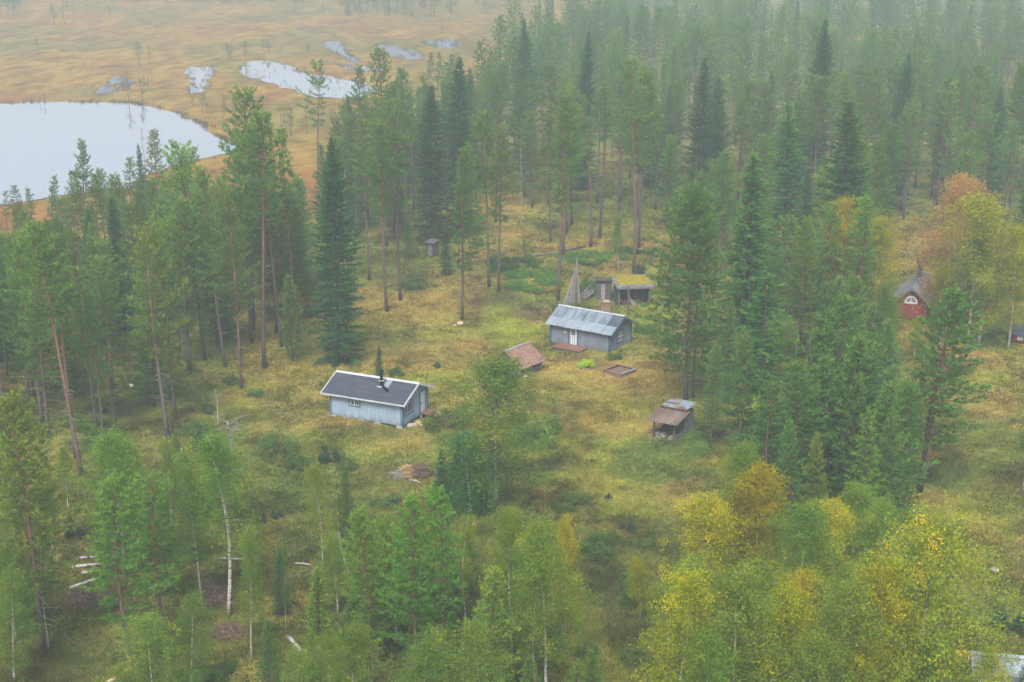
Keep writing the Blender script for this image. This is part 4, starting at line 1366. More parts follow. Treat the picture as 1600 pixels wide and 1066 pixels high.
T('by', 1575, 352, 545, 'yellow birch at the frame edge above the red hut', wide=.9, tone=(.75, .8, .8))
T('by', 1478, 415, 520, 'small yellow birch against the grey roof of the red house', wide=1.2, tone=(.85, .85, .9))
T('bt', 1598, 565, 768, 'dark green birch with a white foot cut by the right edge of the picture', tone=(.6, .75, .8), variant=0, wide=1.05)
T('pf', 1138, 468, None, 'young pine in front of the twin trunk pine crown', h=10, wide=.8)
T('pf', 1155, 384, None, 'blue green young pine behind the twin trunk pine', h=9, tone=(.85, 1.05, 1.1), wide=.7)
T('sn', 1158, 236, None, 'bright green spruce rising behind the broad old pine', h=22, tone=(1.5, 1.45, 1.0), wide=1.2, variant=0)
T('pm', 1110, 540, 700, 'low limbed pine at the back of the rusty open shed', wide=.9)
T('pm', 1150, 520, 730, 'dark pine squeezed between the rusty shed and the open drooping spruce', tone=DARK)
for k_, (x, t_, h_) in enumerate(((1215, 500, 14), (1262, 490, 14), (1300, 470, 15), (1350, 540, 13), (1405, 600, 10), (1290, 560, 12), (1240, 570, 12), (1380, 600, 11), (1190, 600, 11), (1330, 520, 14))):
    T(('pm', 'pf')[k_ % 2], x, t_, None, 'pine in the tight green grove between the rusty shed and the red house', h=h_, group='pines of the grove right of the rusty shed', tone=(.85, .98, .95), wide=1.3)
T('br', 1384, 462, None, 'leafy birch half covering the left wall of the red house', h=8.5, wide=.75, tone=(.8, .9, 1))
T('by', 1428, 492, None, 'low yellow green birch under the fanlight gable', h=4.5, wide=.9, tone=(.7, .8, .9))
T('pf', 1352, 470, None, 'young pine left of the leafy birch at the red house', h=10)
# bare stemmed pines along the far side of the clearing
BS = 'bare stemmed pine '
T('pt', 605, 190, 487, BS + 'with a slightly leaning trunk right of the dense dark spruce', lean=(-.05, 0), bark=(1.15, 1.03, .98))
T('pt', 626, 158, 470, BS + 'with an orange upper trunk near the small grey hut', bark=(1.21, 1.03, .98), lean=(-.02, 0))
T('pt', 577, 190, 438, BS + 'rising just behind the dense dark spruce')
T('pm', 722, 232, 500, BS + 'standing alone on the straw grass beside the track', wide=.95, tone=(.9, .95, .9))
T('pt', 764, 176, 449, BS + 'left one of the close pair at the bend of the track', tone=(1, 1, .95))
T('pt', 779, 198, 457, BS + 'right one of the close pair at the bend of the track')
T('pt', 872, 138, 470, BS + 'with a long orange trunk just left of the pole cone', bark=(1.24, 1.03, .98), wide=.9)
T('pt', 879, 150, 402, BS + 'behind the long orange trunk at the pole cone', bark=(1.12, 1.03, .98))
T('pt', 885, 120, 364, BS + 'second behind the long orange trunk at the pole cone')
T('pt', 893, 140, 352, BS + 'farthest behind the long orange trunk at the pole cone')
T('pt', 860, 180, 378, BS + 'in the ferns left of the orange trunks')
T('ps', 923, 150, 386, BS + 'thin, standing on the straw bank above the outhouse')
T('ps', 937, 130, 373, BS + 'thin, at the back of the straw bank above the outhouse')
T('pt', 990, 92, 428, BS + 'with a tall dark trunk directly behind the mossy woodshed', wide=.95)
T('pt', 998, 110, 387, BS + 'hidden partly behind the tall trunk at the mossy woodshed')
T('bt', 966, 330, 424, 'slight leafy birch behind the outhouse and woodshed', wide=.9, tone=(.8, 1, 1), variant=0)
T('pm', 1042, 212, 356, 'fresh green round topped pine above the broad old pine', tone=BRIGHT, wide=1.15)
T('ps', 967, 160, 352, BS + 'with reddish upper trunk among the back pines', bark=(1.18, 1.03, .98))
T('ju', 1003, 408, 432, 'little conical juniper behind the mossy roof', wide=.8)
T('sn', 697, 343, 430, 'ragged grey green spruce leaning over the small grey hut', wide=1.15, variant=1)
T('pf', 638, 340, 408, 'bluish young pine left of the small grey hut', tone=(.7, .95, 1.2), wide=.95)
T('pf', 668, 357, 376, 'tiny bluish pine above the small grey hut', tone=BLUE)
T('pf', 819, 370, 402, 'small lone young pine on the slope left of the pole cone', wide=.7)
T('pf', 990, 398, 428, 'young pine sapling beside the tall dark trunk', wide=.7)
# left stand, trunks standing on the slope left of the dense spruce
LS = 'pine in the left stand, '
T('ps', 468, 205, 534, LS + 'very thin with a long leaning bare stem', lean=(-.055, 0), wide=1.0)
T('pt', 440, 205, 542, LS + 'straight stem just left of the very thin leaning one', lean=(-.04, 0))
T('pt', 413, 180, 576, LS + 'dark straight trunk between two reddish ones', lean=(-.02, 0))
T('pt', 396, 138, 500, LS + 'tallest crown reaching over the pond shore', wide=1.1, tone=(.9, .98, .85))
T('pm', 378, 295, 607, LS + 'nearest to the meadow with a bright orange stem', lean=(-.03, 0), wide=.8, bark=(1.30, 1.03, .98))
T('pt', 352, 262, 573, LS + 'trunk right of the dark one at the grass edge', lean=(-.05, 0))
T('pt', 320, 226, 562, LS + 'dark trunk at the grass edge', lean=(-.055, 0), tone=BRIGHT)
T('pm', 262, 352, 687, LS + 'olive crown on the left stem of a close pair', tone=OLIVE, lean=(-.02, 0), wide=1.0)
T('pt', 275, 380, 657, LS + 'right stem of a close pair under the olive crown', lean=(-.02, 0))
T('pt', 182, 400, 675, LS + 'dark stem right of the mossy hollow', lean=(-.05, 0))
T('pt', 151, 420, 671, LS + 'grey stem left of the mossy hollow', lean=(-.05, 0))
T('pt', 128, 352, 742, LS + 'front orange stem of a crossing pair', lean=(-.07, 0), bark=(1.27, 1.03, .98), tone=(1.1, 1.1, .9))
T('ps', 119, 372, 716, LS + 'rear orange stem of a crossing pair', lean=(-.04, 0), bark=(1.24, 1.03, .98))
T('pm', 66, 375, 660, LS + 'orange stem near the left picture edge', lean=(-.05, 0), bark=(1.30, 1.03, .98))
T('pt', 12, 392, 679, LS + 'stem hugging the left picture edge', lean=(-.05, 0), tone=(.9, 1, .9))
T('pt', 345, 280, 510, LS + 'half hidden stem deep behind the grass edge')
T('pt', 393, 210, 536, LS + 'stem directly behind the dark straight trunk')
T('pm', 303, 230, None, 'fresh green crown at the pond shore left of the tallest pine', h=17, tone=BRIGHT)
T('pm', 247, 203, None, 'olive brown pine silhouetted against the pond', h=14, tone=(1.3, .95, .7), wide=.9)
T('sg', 233, 199, None, 'bare grey dead tree silhouetted against the pond', h=13, variant=2)
T('pt', 135, 222, None, 'pine rising highest against the left part of the pond', h=16, wide=.85)
T('pt', 158, 272, None, 'pine just right of the highest one against the pond', h=14.5, wide=.85, tone=(1.15, 1.0, .8))
T('ps', 98, 276, None, 'thin dark pine at the pond shore left of the highest one', h=12)
T('ps', 84, 289, None, 'crooked thin pine with a lopsided crown at the pond shore', h=10.5, lean=(.06, 0))
T('ps', 40, 291, None, 'thin pine at the left end of the pond shore', h=10, wide=1.3)
T('ps', 15, 299, None, 'thin pale pine at the left picture edge before the pond', h=8.5, wide=1.2)
T('sc', 146, 326, None, 'narrow dark spruce in front of the highest shore pine', h=12, tone=DARK, wide=.75)
T('pm', 193, 306, 462, 'dark conical pine with a red stem on the shore slope', tone=(.8, .95, .85), wide=.8)
T('pm', 55, 330, None, 'dark pine on the shore slope near the left edge', h=13, tone=(.85, .95, .9), wide=.85)
T('sn', 232, 225, None, 'slim pine like spruce at the pond tip', h=13, wide=.7)
# edge of the mire
T('pt', 497, 96, None, 'tall open pine with red trunk standing out against the orange mire', h=19.5, wide=.9, bark=(1.24, 1.03, .98))
T('pt', 560, 104, None, 'pine right of the tall open one against the orange mire', h=19, wide=.95)
T('pm', 603, 77, None, 'high pine crown against the dark winding pond', h=22, tone=(1.1, 1.05, .85), wide=.95)
T('pm', 638, 112, None, 'rounded pine crown below the dark pond by the forest', h=19)
T('ps', 672, 82, None, 'thin grey leafless topped pine left one at the mire border', h=14, tone=(.9, .8, .8))
T('ps', 686, 84, None, 'thin grey leafless topped pine right one at the mire border', h=14, tone=(.9, .8, .8))
T('sc', 718, 90, None, 'dark broad spruce at the right rim of the mire', h=24, wide=1.0, tone=(.8, .9, .85))
T('sc', 818, 30, None, 'dark pointed spruce overtopping the misty forest', h=25, tone=DARK, wide=.9)
T('sc', 908, 44, None, 'very slender dark spruce in the misty forest', h=25, tone=DARK, wide=.62)
T('sn', 1312, 152, None, 'dark ragged spruce with ochre flanks behind the olive pine', h=24, tone=(1.1, 1.0, .8), wide=1.4, variant=0)
T('sn', 1222, 160, None, 'bright green spruce left of the ragged dark one', h=22, tone=(1.3, 1.4, 1.0), wide=1.3, variant=1)
T('sc', 675, 132, None, 'dim spruce beside the broad spruce at the mire rim', h=21, tone=(.85, .8, .8), wide=.9)
T('sc', 1085, 90, None, 'dull slim spruce deep in the misty forest', h=24, tone=(.7, .75, .8), wide=.8)
T('sc', 1272, 30, None, 'dull green column spruce high in the misty forest', h=26, tone=(.7, .8, .8), wide=.75)
T('ps', 1118, 120, None, 'yellow tipped slim pine in the misty forest', h=17, tone=(1.7, 1.35, .75), wide=1.3)
T('ps', 960, 46, None, 'yellowish slim pine in the misty forest', h=18, tone=(1.5, 1.15, .75), wide=1.3)
# foreground, left
T('pm', 68, 628, 1024, 'olive pine with long reddish stem in the lower left corner', tone=OLIVE, lean=(-.03, 0), wide=1.15, bark=(1.15, 1.03, .98), variant=0)
T('bt', 77, 800, 1012, 'thin white birch beside the long reddish stem in the lower left', tone=(.9, 1, .9), wide=.6)
T('bt', 86, 700, 888, 'pale birch stem behind the lower left olive pine', wide=.6, tone=(1, .9, .8))
T('bt', 168, 770, 894, 'short grey birch stem beside the fallen birch logs', wide=.6, tone=(.6, .8, .8))
T('br', 195, 672, 905, 'fresh green birch with wide crown above the fallen logs', tone=(.9, 1.1, 1), wide=1.15)
T('pm', 210, 752, 1078, 'bright green pine with grey foot at the bottom left', lean=(-.01, 0), tone=(1.15, 1.2, .9), wide=1.3, variant=1)
T('pm', 256, 745, 1000, 'green pine with a reddish stem right of the bright bottom left pine', tone=(1.1, 1.15, .9), bark=(1.18, 1.03, .98), wide=1.2)
T('bt', 317, 690, 952, 'leaning white birch before the brushwood pit', lean=(-.09, 0), wide=.7, tone=(.95, 1.05, .9), variant=0)
T('bt', 357, 668, 962, 'pair like white birch with a pale twiggy top', wide=1.15, tone=(.8, 1, .85), variant=1)
T('sg', 362, 655, 800, 'bleached dead crown above the green bushy birch', variant=1, wide=1.3)
T('sg', 341, 608, 667, 'small bleached dead tree standing on the straw slope', variant=0)
T('bw', 300, 930, None, 'grey green willow like birch at the bottom left', h=6.5, tone=(.85, .95, 1.2), wide=.85, variant=1)
T('bt', 393, 815, 1032, 'slim white birch with green veil at the lower left', wide=.7, tone=(1, 1.05, .9))
T('bt', 504, 718, 897, 'slim birch with yellow sprays below the pale blue cabin', wide=.75, tone=(1.35, 1.15, .8))
T('sn', 440, 858, 962, 'small dark spruce behind the bright cone spruce', wide=1.1, tone=(.8, .95, 1.05), variant=1)
T('bt', 447, 850, 988, 'cut grey birch stem beside the small dark spruce', wide=.35, tone=(.6, .8, .8))
T('sy', 502, 888, 1076, 'bright layered cone spruce at the bottom', variant=0, wide=1.0, tone=(.95, 1, .9))
T('pm', 584, 800, 1075, 'yellow green pine left of the big bottom pines', tone=(1.3, 1.2, .85), wide=1.1)
T('pm', 652, 780, 1100, 'big fresh green pine at the bottom with orange stem', tone=(1.1, 1.3, .95), bark=(1.24, 1.03, .98), wide=.95, variant=0)
T('pm', 690, 762, 1095, 'big green pine right beside the one with the orange stem', tone=(1.0, 1.25, .95), wide=.95, variant=1)
T('pf', 772, 886, None, 'olive yellow young pine at the bottom middle', h=9.5, tone=(1.5, 1.25, .8), wide=1.15)
T('br', 852, 806, 1090, 'big light green birch with two white stems at the bottom middle', tone=(1.15, 1.15, .95), wide=.85, variant=1)
T('by', 882, 806, 1010, 'yellow topped birch behind the big light green birch', tone=(.95, .9, .9), wide=.6)
T('bt', 838, 850, 1088, 'white stem left of the big light green birch trunk', wide=.8, tone=(1.1, 1.1, .9))
T('br', 800, 790, 1020, 'pale green birch left of the big light green birch', tone=(1.2, 1.15, .95), wide=.7)
T('bt', 730, 800, 985, 'yellow green birch between the big pines and the light green birch', tone=(1.3, 1.15, .85), wide=.9)
# foreground, right
T('by', 1104, 764, 1010, 'brightest yellow birch in front of the meadow', tone=(1.08, 1.05, .95), wide=1.0, variant=0)
T('by', 1050, 880, None, 'yellow birch with orange sprays at the bottom', h=11.5, tone=(.92, .98, .95), wide=.95, variant=1)
T('br', 1150, 690, None, 'dull green birch left of the orange patched one', h=12, tone=(.95, 1.0, .9), wide=.85)
T('by', 1180, 712, None, 'orange patched birch below the open drooping spruce', h=12, tone=(.85, .72, .8), wide=.85)
T('br', 1248, 782, None, 'deep green birch below the olive young pine', h=10.5, tone=(.9, 1.05, .9), wide=.95)
T('br', 1135, 880, None, 'mid green birch right of the yellow birch with orange sprays', h=12, tone=(1.1, 1.05, .9), wide=.95)
T('by', 1195, 905, None, 'yellow green birch in the bottom thicket', h=10.5, tone=(.75, .85, .9), wide=1.0)
T('bw', 1432, 822, None, 'great spreading birch with grey yellow crown at the lower right', h=13, tone=(1.5, 1.3, .85), wide=1.02, variant=0)
T('by', 1372, 880, None, 'yellow flanked birch on the left of the great spreading one', h=11.5, tone=(.8, .82, .85), wide=.95)
T('br', 1300, 905, None, 'orange flecked birch left of the yellow flanked one', h=11, tone=(1.15, 1.05, .85), wide=.95)
T('by', 1532, 1012, None, 'low yellow birch leaning over the pale metal roof', h=6.5, tone=(.8, .85, .85), wide=1.05)
T('br', 1265, 985, None, 'light green birch low in the bottom thicket', h=8.5, tone=(1.15, 1.1, .9))
T('by', 1340, 990, None, 'yellow birch low in the bottom thicket right', h=8, tone=(.85, .9, .9))
T('br', 1440, 1000, None, 'dense green birch below the great spreading one', h=7.5, tone=(.9, 1.05, .9))
T('br', 1110, 985, None, 'green birch at the bottom edge under the brightest yellow one', h=9, tone=(1.0, 1.05, .9))
T('by', 1000, 870, 968, 'small yellow birch sapling left of the yellow birch with orange sprays', tone=(.85, .85, .9), wide=.9)
T('bt', 1590, 1035, None, 'dark twiggy birch in front of the metal roof', h=5, tone=(.6, .7, .9), wide=1.2)
# bushes and saplings on the grass
for x, top, base, k, lab, kw in (
    (435, 665, 706, 'bu', 'green bush on the slope left below the pale blue cabin', {}),
    (517, 688, 722, 'ju', 'round dark juniper below the pale blue cabin', dict(wide=1.3)),
    (465, 700, 728, 'bu', 'low green bush left of the round dark juniper', {}),
    (545, 712, 732, 'bu', 'low green bush right of the round dark juniper', {}),
    (700, 640, 668, 'bu', 'leafy bush right of the plank landing', dict(wide=1.3)),
    (850, 650, 688, 'bu', 'fresh green bush on the mound by the weeping birch', dict(wide=1.3, tone=(1.3, 1.3, 1))),
    (918, 558, 575, 'bu', 'round lime green shrub in the stone ringed bed', dict(tone=(4.0, 3.4, .6), wide=.9)),
    (962, 548, 562, 'bu', 'small grey green shrub at the corner of the grey cabin', dict(tone=(1.1, 1.0, 1))),
    (1004, 500, 520, 'bu', 'green bush by the right gable of the grey cabin', dict(tone=(1, 1.05, 1))),
    (640, 436, 450, 'bu', 'green fern patch below the small grey hut', dict(wide=1.8)),
    (620, 572, 585, 'bu', 'low dark bush behind the roof of the pale blue cabin', dict(tone=(.7, .8, .8), wide=1.3)),
    (683, 562, 576, 'ju', 'tiny pair of saplings between the two cabins', dict(wide=.8)),
    (1580, 948, 985, 'ju', 'blue green juniper above the pale metal roof', dict(wide=1.6)),
    (135, 645, 668, 'bu', 'bright bush in the mossy hollow', dict(wide=1.8, tone=(1.2, 1.2, .9))),
    (165, 618, 632, 'bu', 'fresh bush behind the mossy hollow', dict(wide=1.8, tone=(1.1, 1.1, .9))),
    (310, 655, 676, 'bu', 'pale green bush left of the small bleached dead tree', dict(wide=1.4, tone=(1.1, 1.1, .9))),
    (560, 795, 815, 'bu', 'low bush on the lower meadow left', dict(wide=1.5)),
    (432, 792, 810, 'ju', 'dark low juniper on the lower meadow', dict(wide=1.2)),
    (925, 835, 862, 'bu', 'dark bush on the lower meadow beside the yellow topped birch', dict(wide=1.2, tone=(.7, .85, .8))),
    (35, 905, 950, 'ju', 'dark juniper in the lower left corner', dict(wide=1.6, tone=(.8, 1, .9))),
    (118, 815, 838, 'ju', 'dark round juniper above the fallen birch logs', dict(wide=1.5)),
):
    T(k, x, top, base, lab, **kw)

# low green patches of raspberry and fern: every bush of a patch on its own
for (cx, cyy, rx, ry, n, lab, kw) in (
    (838, 442, 42, 20, 15, 'low fern green bush in the patch at the long orange trunk', dict(tone=(1.15, 1.45, 1.0))),
    (800, 415, 42, 10, 9, 'low dusky bush in the strip beyond the bend of the track', dict(tone=(.75, .95, .85))),
    (925, 404, 52, 9, 12, 'low green bush in the strip above the pole cone and outhouse', dict(tone=(1.15, 1.45, 1.0))),
    (995, 396, 26, 7, 5, 'grey green bush right of the tall dark trunk', dict(tone=(.95, .9, .95))),
    (462, 488, 36, 10, 9, 'low dark green bush left of the dense dark spruce', dict(tone=(.7, .85, .8))),
    (480, 450, 34, 6, 5, 'dim low bush behind the dark green ones by the dense spruce', dict(tone=(.65, .85, .85))),
    (912, 452, 14, 9, 4, 'green bush between the pole cone and the outhouse', dict(tone=(.85, 1, .9)))):
    for _ in range(n):
        a, q = random.uniform(0, 6.283), math.sqrt(random.random())
        plant('bu', ground(cx + rx * q * math.cos(a), cyy + ry * q * math.sin(a)), random.uniform(.6, 1.15), lab, lab.replace('bush', 'bushes'), random.uniform(1.2, 2.0), **kw)
# stunted pines scattered over the mire
for i, (x, top, base) in enumerate(((101, -14, 38), (85, 6, 40), (172, 8, 31), (216, 66, 103), (220, 68, 103), (234, 70, 101), (201, 112, 157), (222, 124, 158), (227, 120, 140), (232, 122, 142),
                     (63, 150, 163), (69, 146, 163), (238, 118, 136), (301, 152, 168), (316, 148, 176), (323, 146, 176), (349, 148, 188), (352, 152, 190), (368, 158, 190),
                     (357, 68, 92), (361, 70, 93), (383, 64, 91), (480, 70, 92), (410, 60, 80), (420, 62, 84), (480, 165, 210), (440, 165, 205), (448, 170, 215), (455, 168, 212), (520, 170, 205),
                     (60, 58, 84), (155, 30, 40), (90, 90, 102), (575, 96, 118), (690, 30, 52), (505, 8, 22), (460, -4, 20), (115, 4, 22), (106, -6, 16))):
    tree('pd', x, top, base, 'stunted sparse pine standing alone on the open mire', 'stunted pines on the mire', wide=1.25, tone=(.85, .8, .75))

# ------------------------------------------------------------------ the stands filled out
def footprint_clear(x, top, base, hw):
    """keep filled-in trees off what the photograph leaves open"""
    for (a, b_, c, d) in KEEP:
        if x + hw > a and x - hw < c and base > b_ and top < d:
            return False
    return True
KEEP = [(500, 440, 905, 960), (560, 470, 1030, 700), (830, 520, 1080, 900), (880, 375, 1020, 480), (1385, 410, 1465, 520), (1470, 520, 1620, 1000), (1500, 1020, 1620, 1100), (880, 830, 990, 1010), (640, 330, 860, 500), (280, 580, 520, 690), (560, 395, 700, 520), (775, 385, 1010, 470)]
placed = [ground(x, b).xy for x, t, b, w in SHOWN]
def fill(n, xr, br, kinds, hr, label_of, group_of, min_d, forest_line=None, avoid_keep=True, far=False, wide=(.85, 1.2), skyline=True):
    k = tries = 0
    while k < n and tries < n * 60:
        tries += 1
        base = random.uniform(*br); x = random.uniform(*xr)
        if forest_line is not None:
            if base < np.interp(x, forest_line[0], forest_line[1]): continue
        kd = random.choices([q[0] for q in kinds], [q[1] for q in kinds])[0]
        h = random.uniform(*hr) * (1.08 if kd[0] == 's' else .8 if kd[0] == 'b' else .62 if kd == 'pf' else 1)
        p = ground(x, base)
        s = 3.61 + .02124 * base
        top = base - h * s * .93
        if skyline and top < np.interp(x, [-100, 0, 120, 230, 300, 420, 480, 560, 640, 700, 760, 800, 900, 1000], [350, 340, 325, 300, 280, 250, 225, 150, 125, 100, 60, 40, 10, -400]) + random.uniform(0, 60): continue
        if avoid_keep and not footprint_clear(x, top, base, 1.6 * s): continue
        if any((p.x - q.x) ** 2 + (p.y - q.y) ** 2 < min_d ** 2 for q in placed): continue
        placed.append(p.xy)
        plant(kd, p, h, label_of[kd[0]], group_of[kd[0]], random.uniform(*wide), far=far)
        k += 1
    return k

LINE = ([-200, 0, 120, 250, 330, 420, 520, 570, 640, 700, 760, 820, 880, 960, 1700], [470, 440, 425, 395, 372, 330, 305, 290, 268, 235, 190, 120, 90, 40, 20])
# belt behind the clearing
fill(92, (540, 1700), (270, 362), [('pt', 5), ('pm', 3), ('sc', .8), ('ps', 1.2), ('sn', .8)], (14, 21),
     {'p': 'pine in the front rank of forest just behind the clearing', 's': 'spruce in the front rank of forest just behind the clearing'},
     {'p': 'pines behind the clearing', 's': 'spruces behind the clearing'}, 3.3, LINE)
fill(20, (1100, 1700), (372, 480), [('pt', 4), ('pm', 3), ('sn', 1), ('br', 1)], (14, 19),
     {'p': 'pine behind the red house and its birches', 's': 'spruce behind the red house and its birches', 'b': 'birch behind the red house in the pines'},
     {'p': 'pines behind the red house', 's': 'spruces behind the red house', 'b': 'birches behind the red house'}, 3.8, LINE)
# shore belt
fill(20, (-30, 300), (405, 462), [('pm', 3), ('pt', 3), ('ps', 1.5), ('sn', .5)], (9.5, 13.5),
     {'p': 'pine in the open belt along the near pond shore', 's': 'spruce in the open belt along the near pond shore'},
     {'p': 'pines of the near pond shore', 's': 'spruces of the near pond shore'}, 3.0, LINE, skyline=False)
for x, top, base, lab in ((285, 420, 560, 'bare grey dead stem among the left stand pines near the grass edge'), (432, 300, 470, 'bare grey dead stem left of the dense dark spruce'), (100, 430, 620, 'bare grey dead stem low on the left slope'),
                          (540, 260, 400, 'bare grey dead stem behind the top of the dense dark spruce'), (815, 230, 360, 'bare grey dead stem on the straw slope above the fern patch')):
    T('sg', x, top, base, lab, variant=2, wide=.6)
fill(13, (1170, 1385), (455, 570), [('pm', 3), ('pf', 2)], (11, 14),
     {'p': 'pine in the tight green grove between the rusty shed and the red house'}, {'p': 'pines of the grove right of the rusty shed'}, 2.4, wide=(1.1, 1.4))
# left stand
fill(62, (-60, 480), (385, 585), [('pm', 4), ('pt', 2.5), ('sn', .8), ('pf', 1.5), ('br', .5)], (12, 17),
     {'p': 'pine in the crowded left stand between pond and meadow', 's': 'spruce in the crowded left stand between pond and meadow', 'b': 'birch in the crowded left stand between pond and meadow'},
     {'p': 'pines of the left stand', 's': 'spruces of the left stand', 'b': 'birches of the left stand'}, 3.0, LINE)
fill(30, (400, 740), (255, 385), [('pm', 4), ('pt', 2.5), ('sc', .8), ('pf', .6)], (14, 19),
     {'p': 'pine in the stand at the right of the orange mire', 's': 'spruce in the stand at the right of the orange mire'},
     {'p': 'pines beside the mire', 's': 'spruces beside the mire'}, 3.2, LINE)
fill(16, (-60, 250), (585, 700), [('pm', 4), ('pf', 2), ('pt', 2), ('br', .8)], (11, 16),
     {'p': 'pine on the lower left slope below the crowded stand', 'b': 'birch on the lower left slope below the crowded stand'},
     {'p': 'pines of the lower left slope', 'b': 'birches of the lower left slope'}, 3.4)
# foreground fringe below the picture
fill(8, (-20, 520), (1090, 1190), [('br', 2), ('pf', 2), ('bt', 1)], (7, 9),
     {'p': 'young pine peeping up along the bottom left edge', 'b': 'birch peeping up along the bottom left edge'},
     {'p': 'pines of the bottom left edge', 'b': 'birches of the bottom left edge'}, 2.6)
fill(24, (540, 1480), (1095, 1240), [('br', 3), ('by', .5), ('pf', 2), ('bt', 1)], (9, 13),
     {'p': 'young pine in the thicket along the bottom edge', 'b': 'birch in the thicket along the bottom edge'},
     {'p': 'pines of the bottom thicket', 'b': 'birches of the bottom thicket'}, 3.0)
# undergrowth of the foreground: young trees between the bigger ones
KEEP2 = KEEP; KEEP = [(600, 690, 900, 800), (880, 800, 1000, 960), (500, 560, 720, 700), (435, 985, 480, 1030), (110, 868, 200, 945), (300, 880, 375, 960), (380, 840, 480, 900)]
fill(22, (-20, 620), (790, 1080), [('br', 2.4), ('pf', 2.4), ('bt', 1.5), ('sy', 1), ('sn', .25)], (6.5, 10),
     {'p': 'young pine in the scattered growth of the lower left', 's': 'young spruce in the scattered growth of the lower left', 'b': 'young birch in the scattered growth of the lower left'},
     {'p': 'young pines of the lower left', 's': 'young spruces of the lower left', 'b': 'young birches of the lower left'}, 2.2, skyline=False, avoid_keep=True, wide=(.9, 1.3))
fill(15, (560, 900), (880, 1090), [('br', 2.5), ('pf', 3), ('bt', 1.5), ('sy', .5)], (7, 11),
     {'p': 'young pine in the thicket at the bottom middle', 's': 'young spruce in the thicket at the bottom middle', 'b': 'young birch in the thicket at the bottom middle'},
     {'p': 'young pines of the bottom middle', 's': 'young spruces of the bottom middle', 'b': 'young birches of the bottom middle'}, 2.2, skyline=False, avoid_keep=True, wide=(.9, 1.25))
fill(10, (1010, 1420), (900, 1090), [('br', 2), ('by', 1), ('pf', 2.5)], (8, 11),
     {'p': 'young pine in the birch thicket at the lower right', 'b': 'birch in the thicket at the lower right'},
     {'p': 'young pines of the lower right', 'b': 'birches of the lower right'}, 2.4, skyline=False, avoid_keep=True, wide=(.9, 1.25))
KEEP = KEEP2
for k_ in range(54):
    zone = k_ % 3
    x, b_ = (random.uniform(0, 700), random.uniform(720, 1060)) if zone == 0 else (random.uniform(850, 1010), random.uniform(780, 1050)) if zone == 1 else (random.uniform(0, 420), random.uniform(540, 720))
    p = ground(x, b_)
    zl = ('lower left growth', 'dark heath of the lower middle', 'left slope under the pines')[zone]
    kd = random.choice(('bu', 'bu', 'ju'))
    plant(kd, p, random.uniform(.5, 1.3), ('low ragged bush in the ' if kd == 'bu' else 'low dark juniper in the ') + zl, ('low bushes in the ' if kd == 'bu' else 'junipers in the ') + zl, random.uniform(.8, 1.5))
# the far-off wood: one mass
def wood(name, label, spots, kinds):
    Vs, Fs, Ts, tv, tf = [], [], [], [], []
    off = toff = 0
    for (p, h) in spots:
        pr = random.choice(PR[random.choice(kinds)])
        V, F, Tn = pr['fol'].arrays()
        s = h / pr['H']; a = random.uniform(0, 6.283)
        R_ = np.array(((math.cos(a), -math.sin(a), 0), (math.sin(a), math.cos(a), 0), (0, 0, 1)))
        Vs.append((V @ R_.T) * s + np.array(p)); Fs.append(F + off); off += len(V)
        Ts.append(np.clip(Tn + random.uniform(-.2, .2), 0, 1))
        x, y, z = p
        m = MB().tube([(x, y, z - .3), (x + random.uniform(-.2, .2), y, z + h * .95)], [.18 * h / 18, .05], 4)
        tv += m.v; tf += [tuple(i + toff for i in f) for f in m.f]; toff = len(tv)
    V = np.concatenate(Vs)
    me = fast_mesh(name, V, np.concatenate(Fs), [M['pine']], tint=np.concatenate(Ts))
    o = link(bpy.data.objects.new(name, me))
    tag(o, label, kind='stuff')
    me2 = bpy.data.meshes.new('trunks'); me2.from_pydata(tv, [], tf); me2.materials.append(M['far_bark']); me2.update()
    t = link(bpy.data.objects.new('trunks', me2)); t.parent = o; t['kind'] = 'stuff'
M['far_bark'] = worn('far_pine_bark', (.13, .085, .065), (.20, .12, .08), 1)
spots = []
tries = 0
while len(spots) < 680 and tries < 50000:
    tries += 1
    x = random.uniform(690, 1900); d_ = random.random() ** .7
    py_ = 285 - 302 * d_
    if py_ < np.interp(x, LINE[0], LINE[1]) - 10: continue
    p = ground(x, py_)
    if p.y > 715: continue
    if any((p.x - q[0].x) ** 2 + (p.y - q[0].y) ** 2 < 4.0 ** 2 for q in spots): continue
    if py_ > 185 and any((p.x - q.x) ** 2 + (p.y - q.y) ** 2 < 12 for q in placed): continue
    if any(((x - cx) / rx) ** 2 + ((py_ - c2_) / ry) ** 2 < 1 for cx, c2_, rx, ry in ((1215, 72, 34, 16), (1310, 72, 46, 14), (1008, 74, 16, 10))): continue
    spots.append((p, random.uniform(12, 21)))
wood('forest', 'far misty pine and spruce wood behind everything on the right', spots, ['pt_far', 'pt_far', 'pt_far', 'pt_far', 'sc_far'])
spots = []
for (xa, xb, ya, yb, n) in ((-120, 36, 2, 27, 60), (140, 480, -14, 6, 110), (530, 705, -6, 27, 90), (700, 880, -14, 11, 60), (-200, 900, -24, -12, 90)):
    for _ in range(n):
        p = ground(random.uniform(xa, xb), random.uniform(ya, yb))
        if p.y < 720: spots.append((p, random.uniform(8, 14)))
wood('treeline', 'dim far tree line on the other side of the mire', spots, ['pt_far', 'sc_far'])

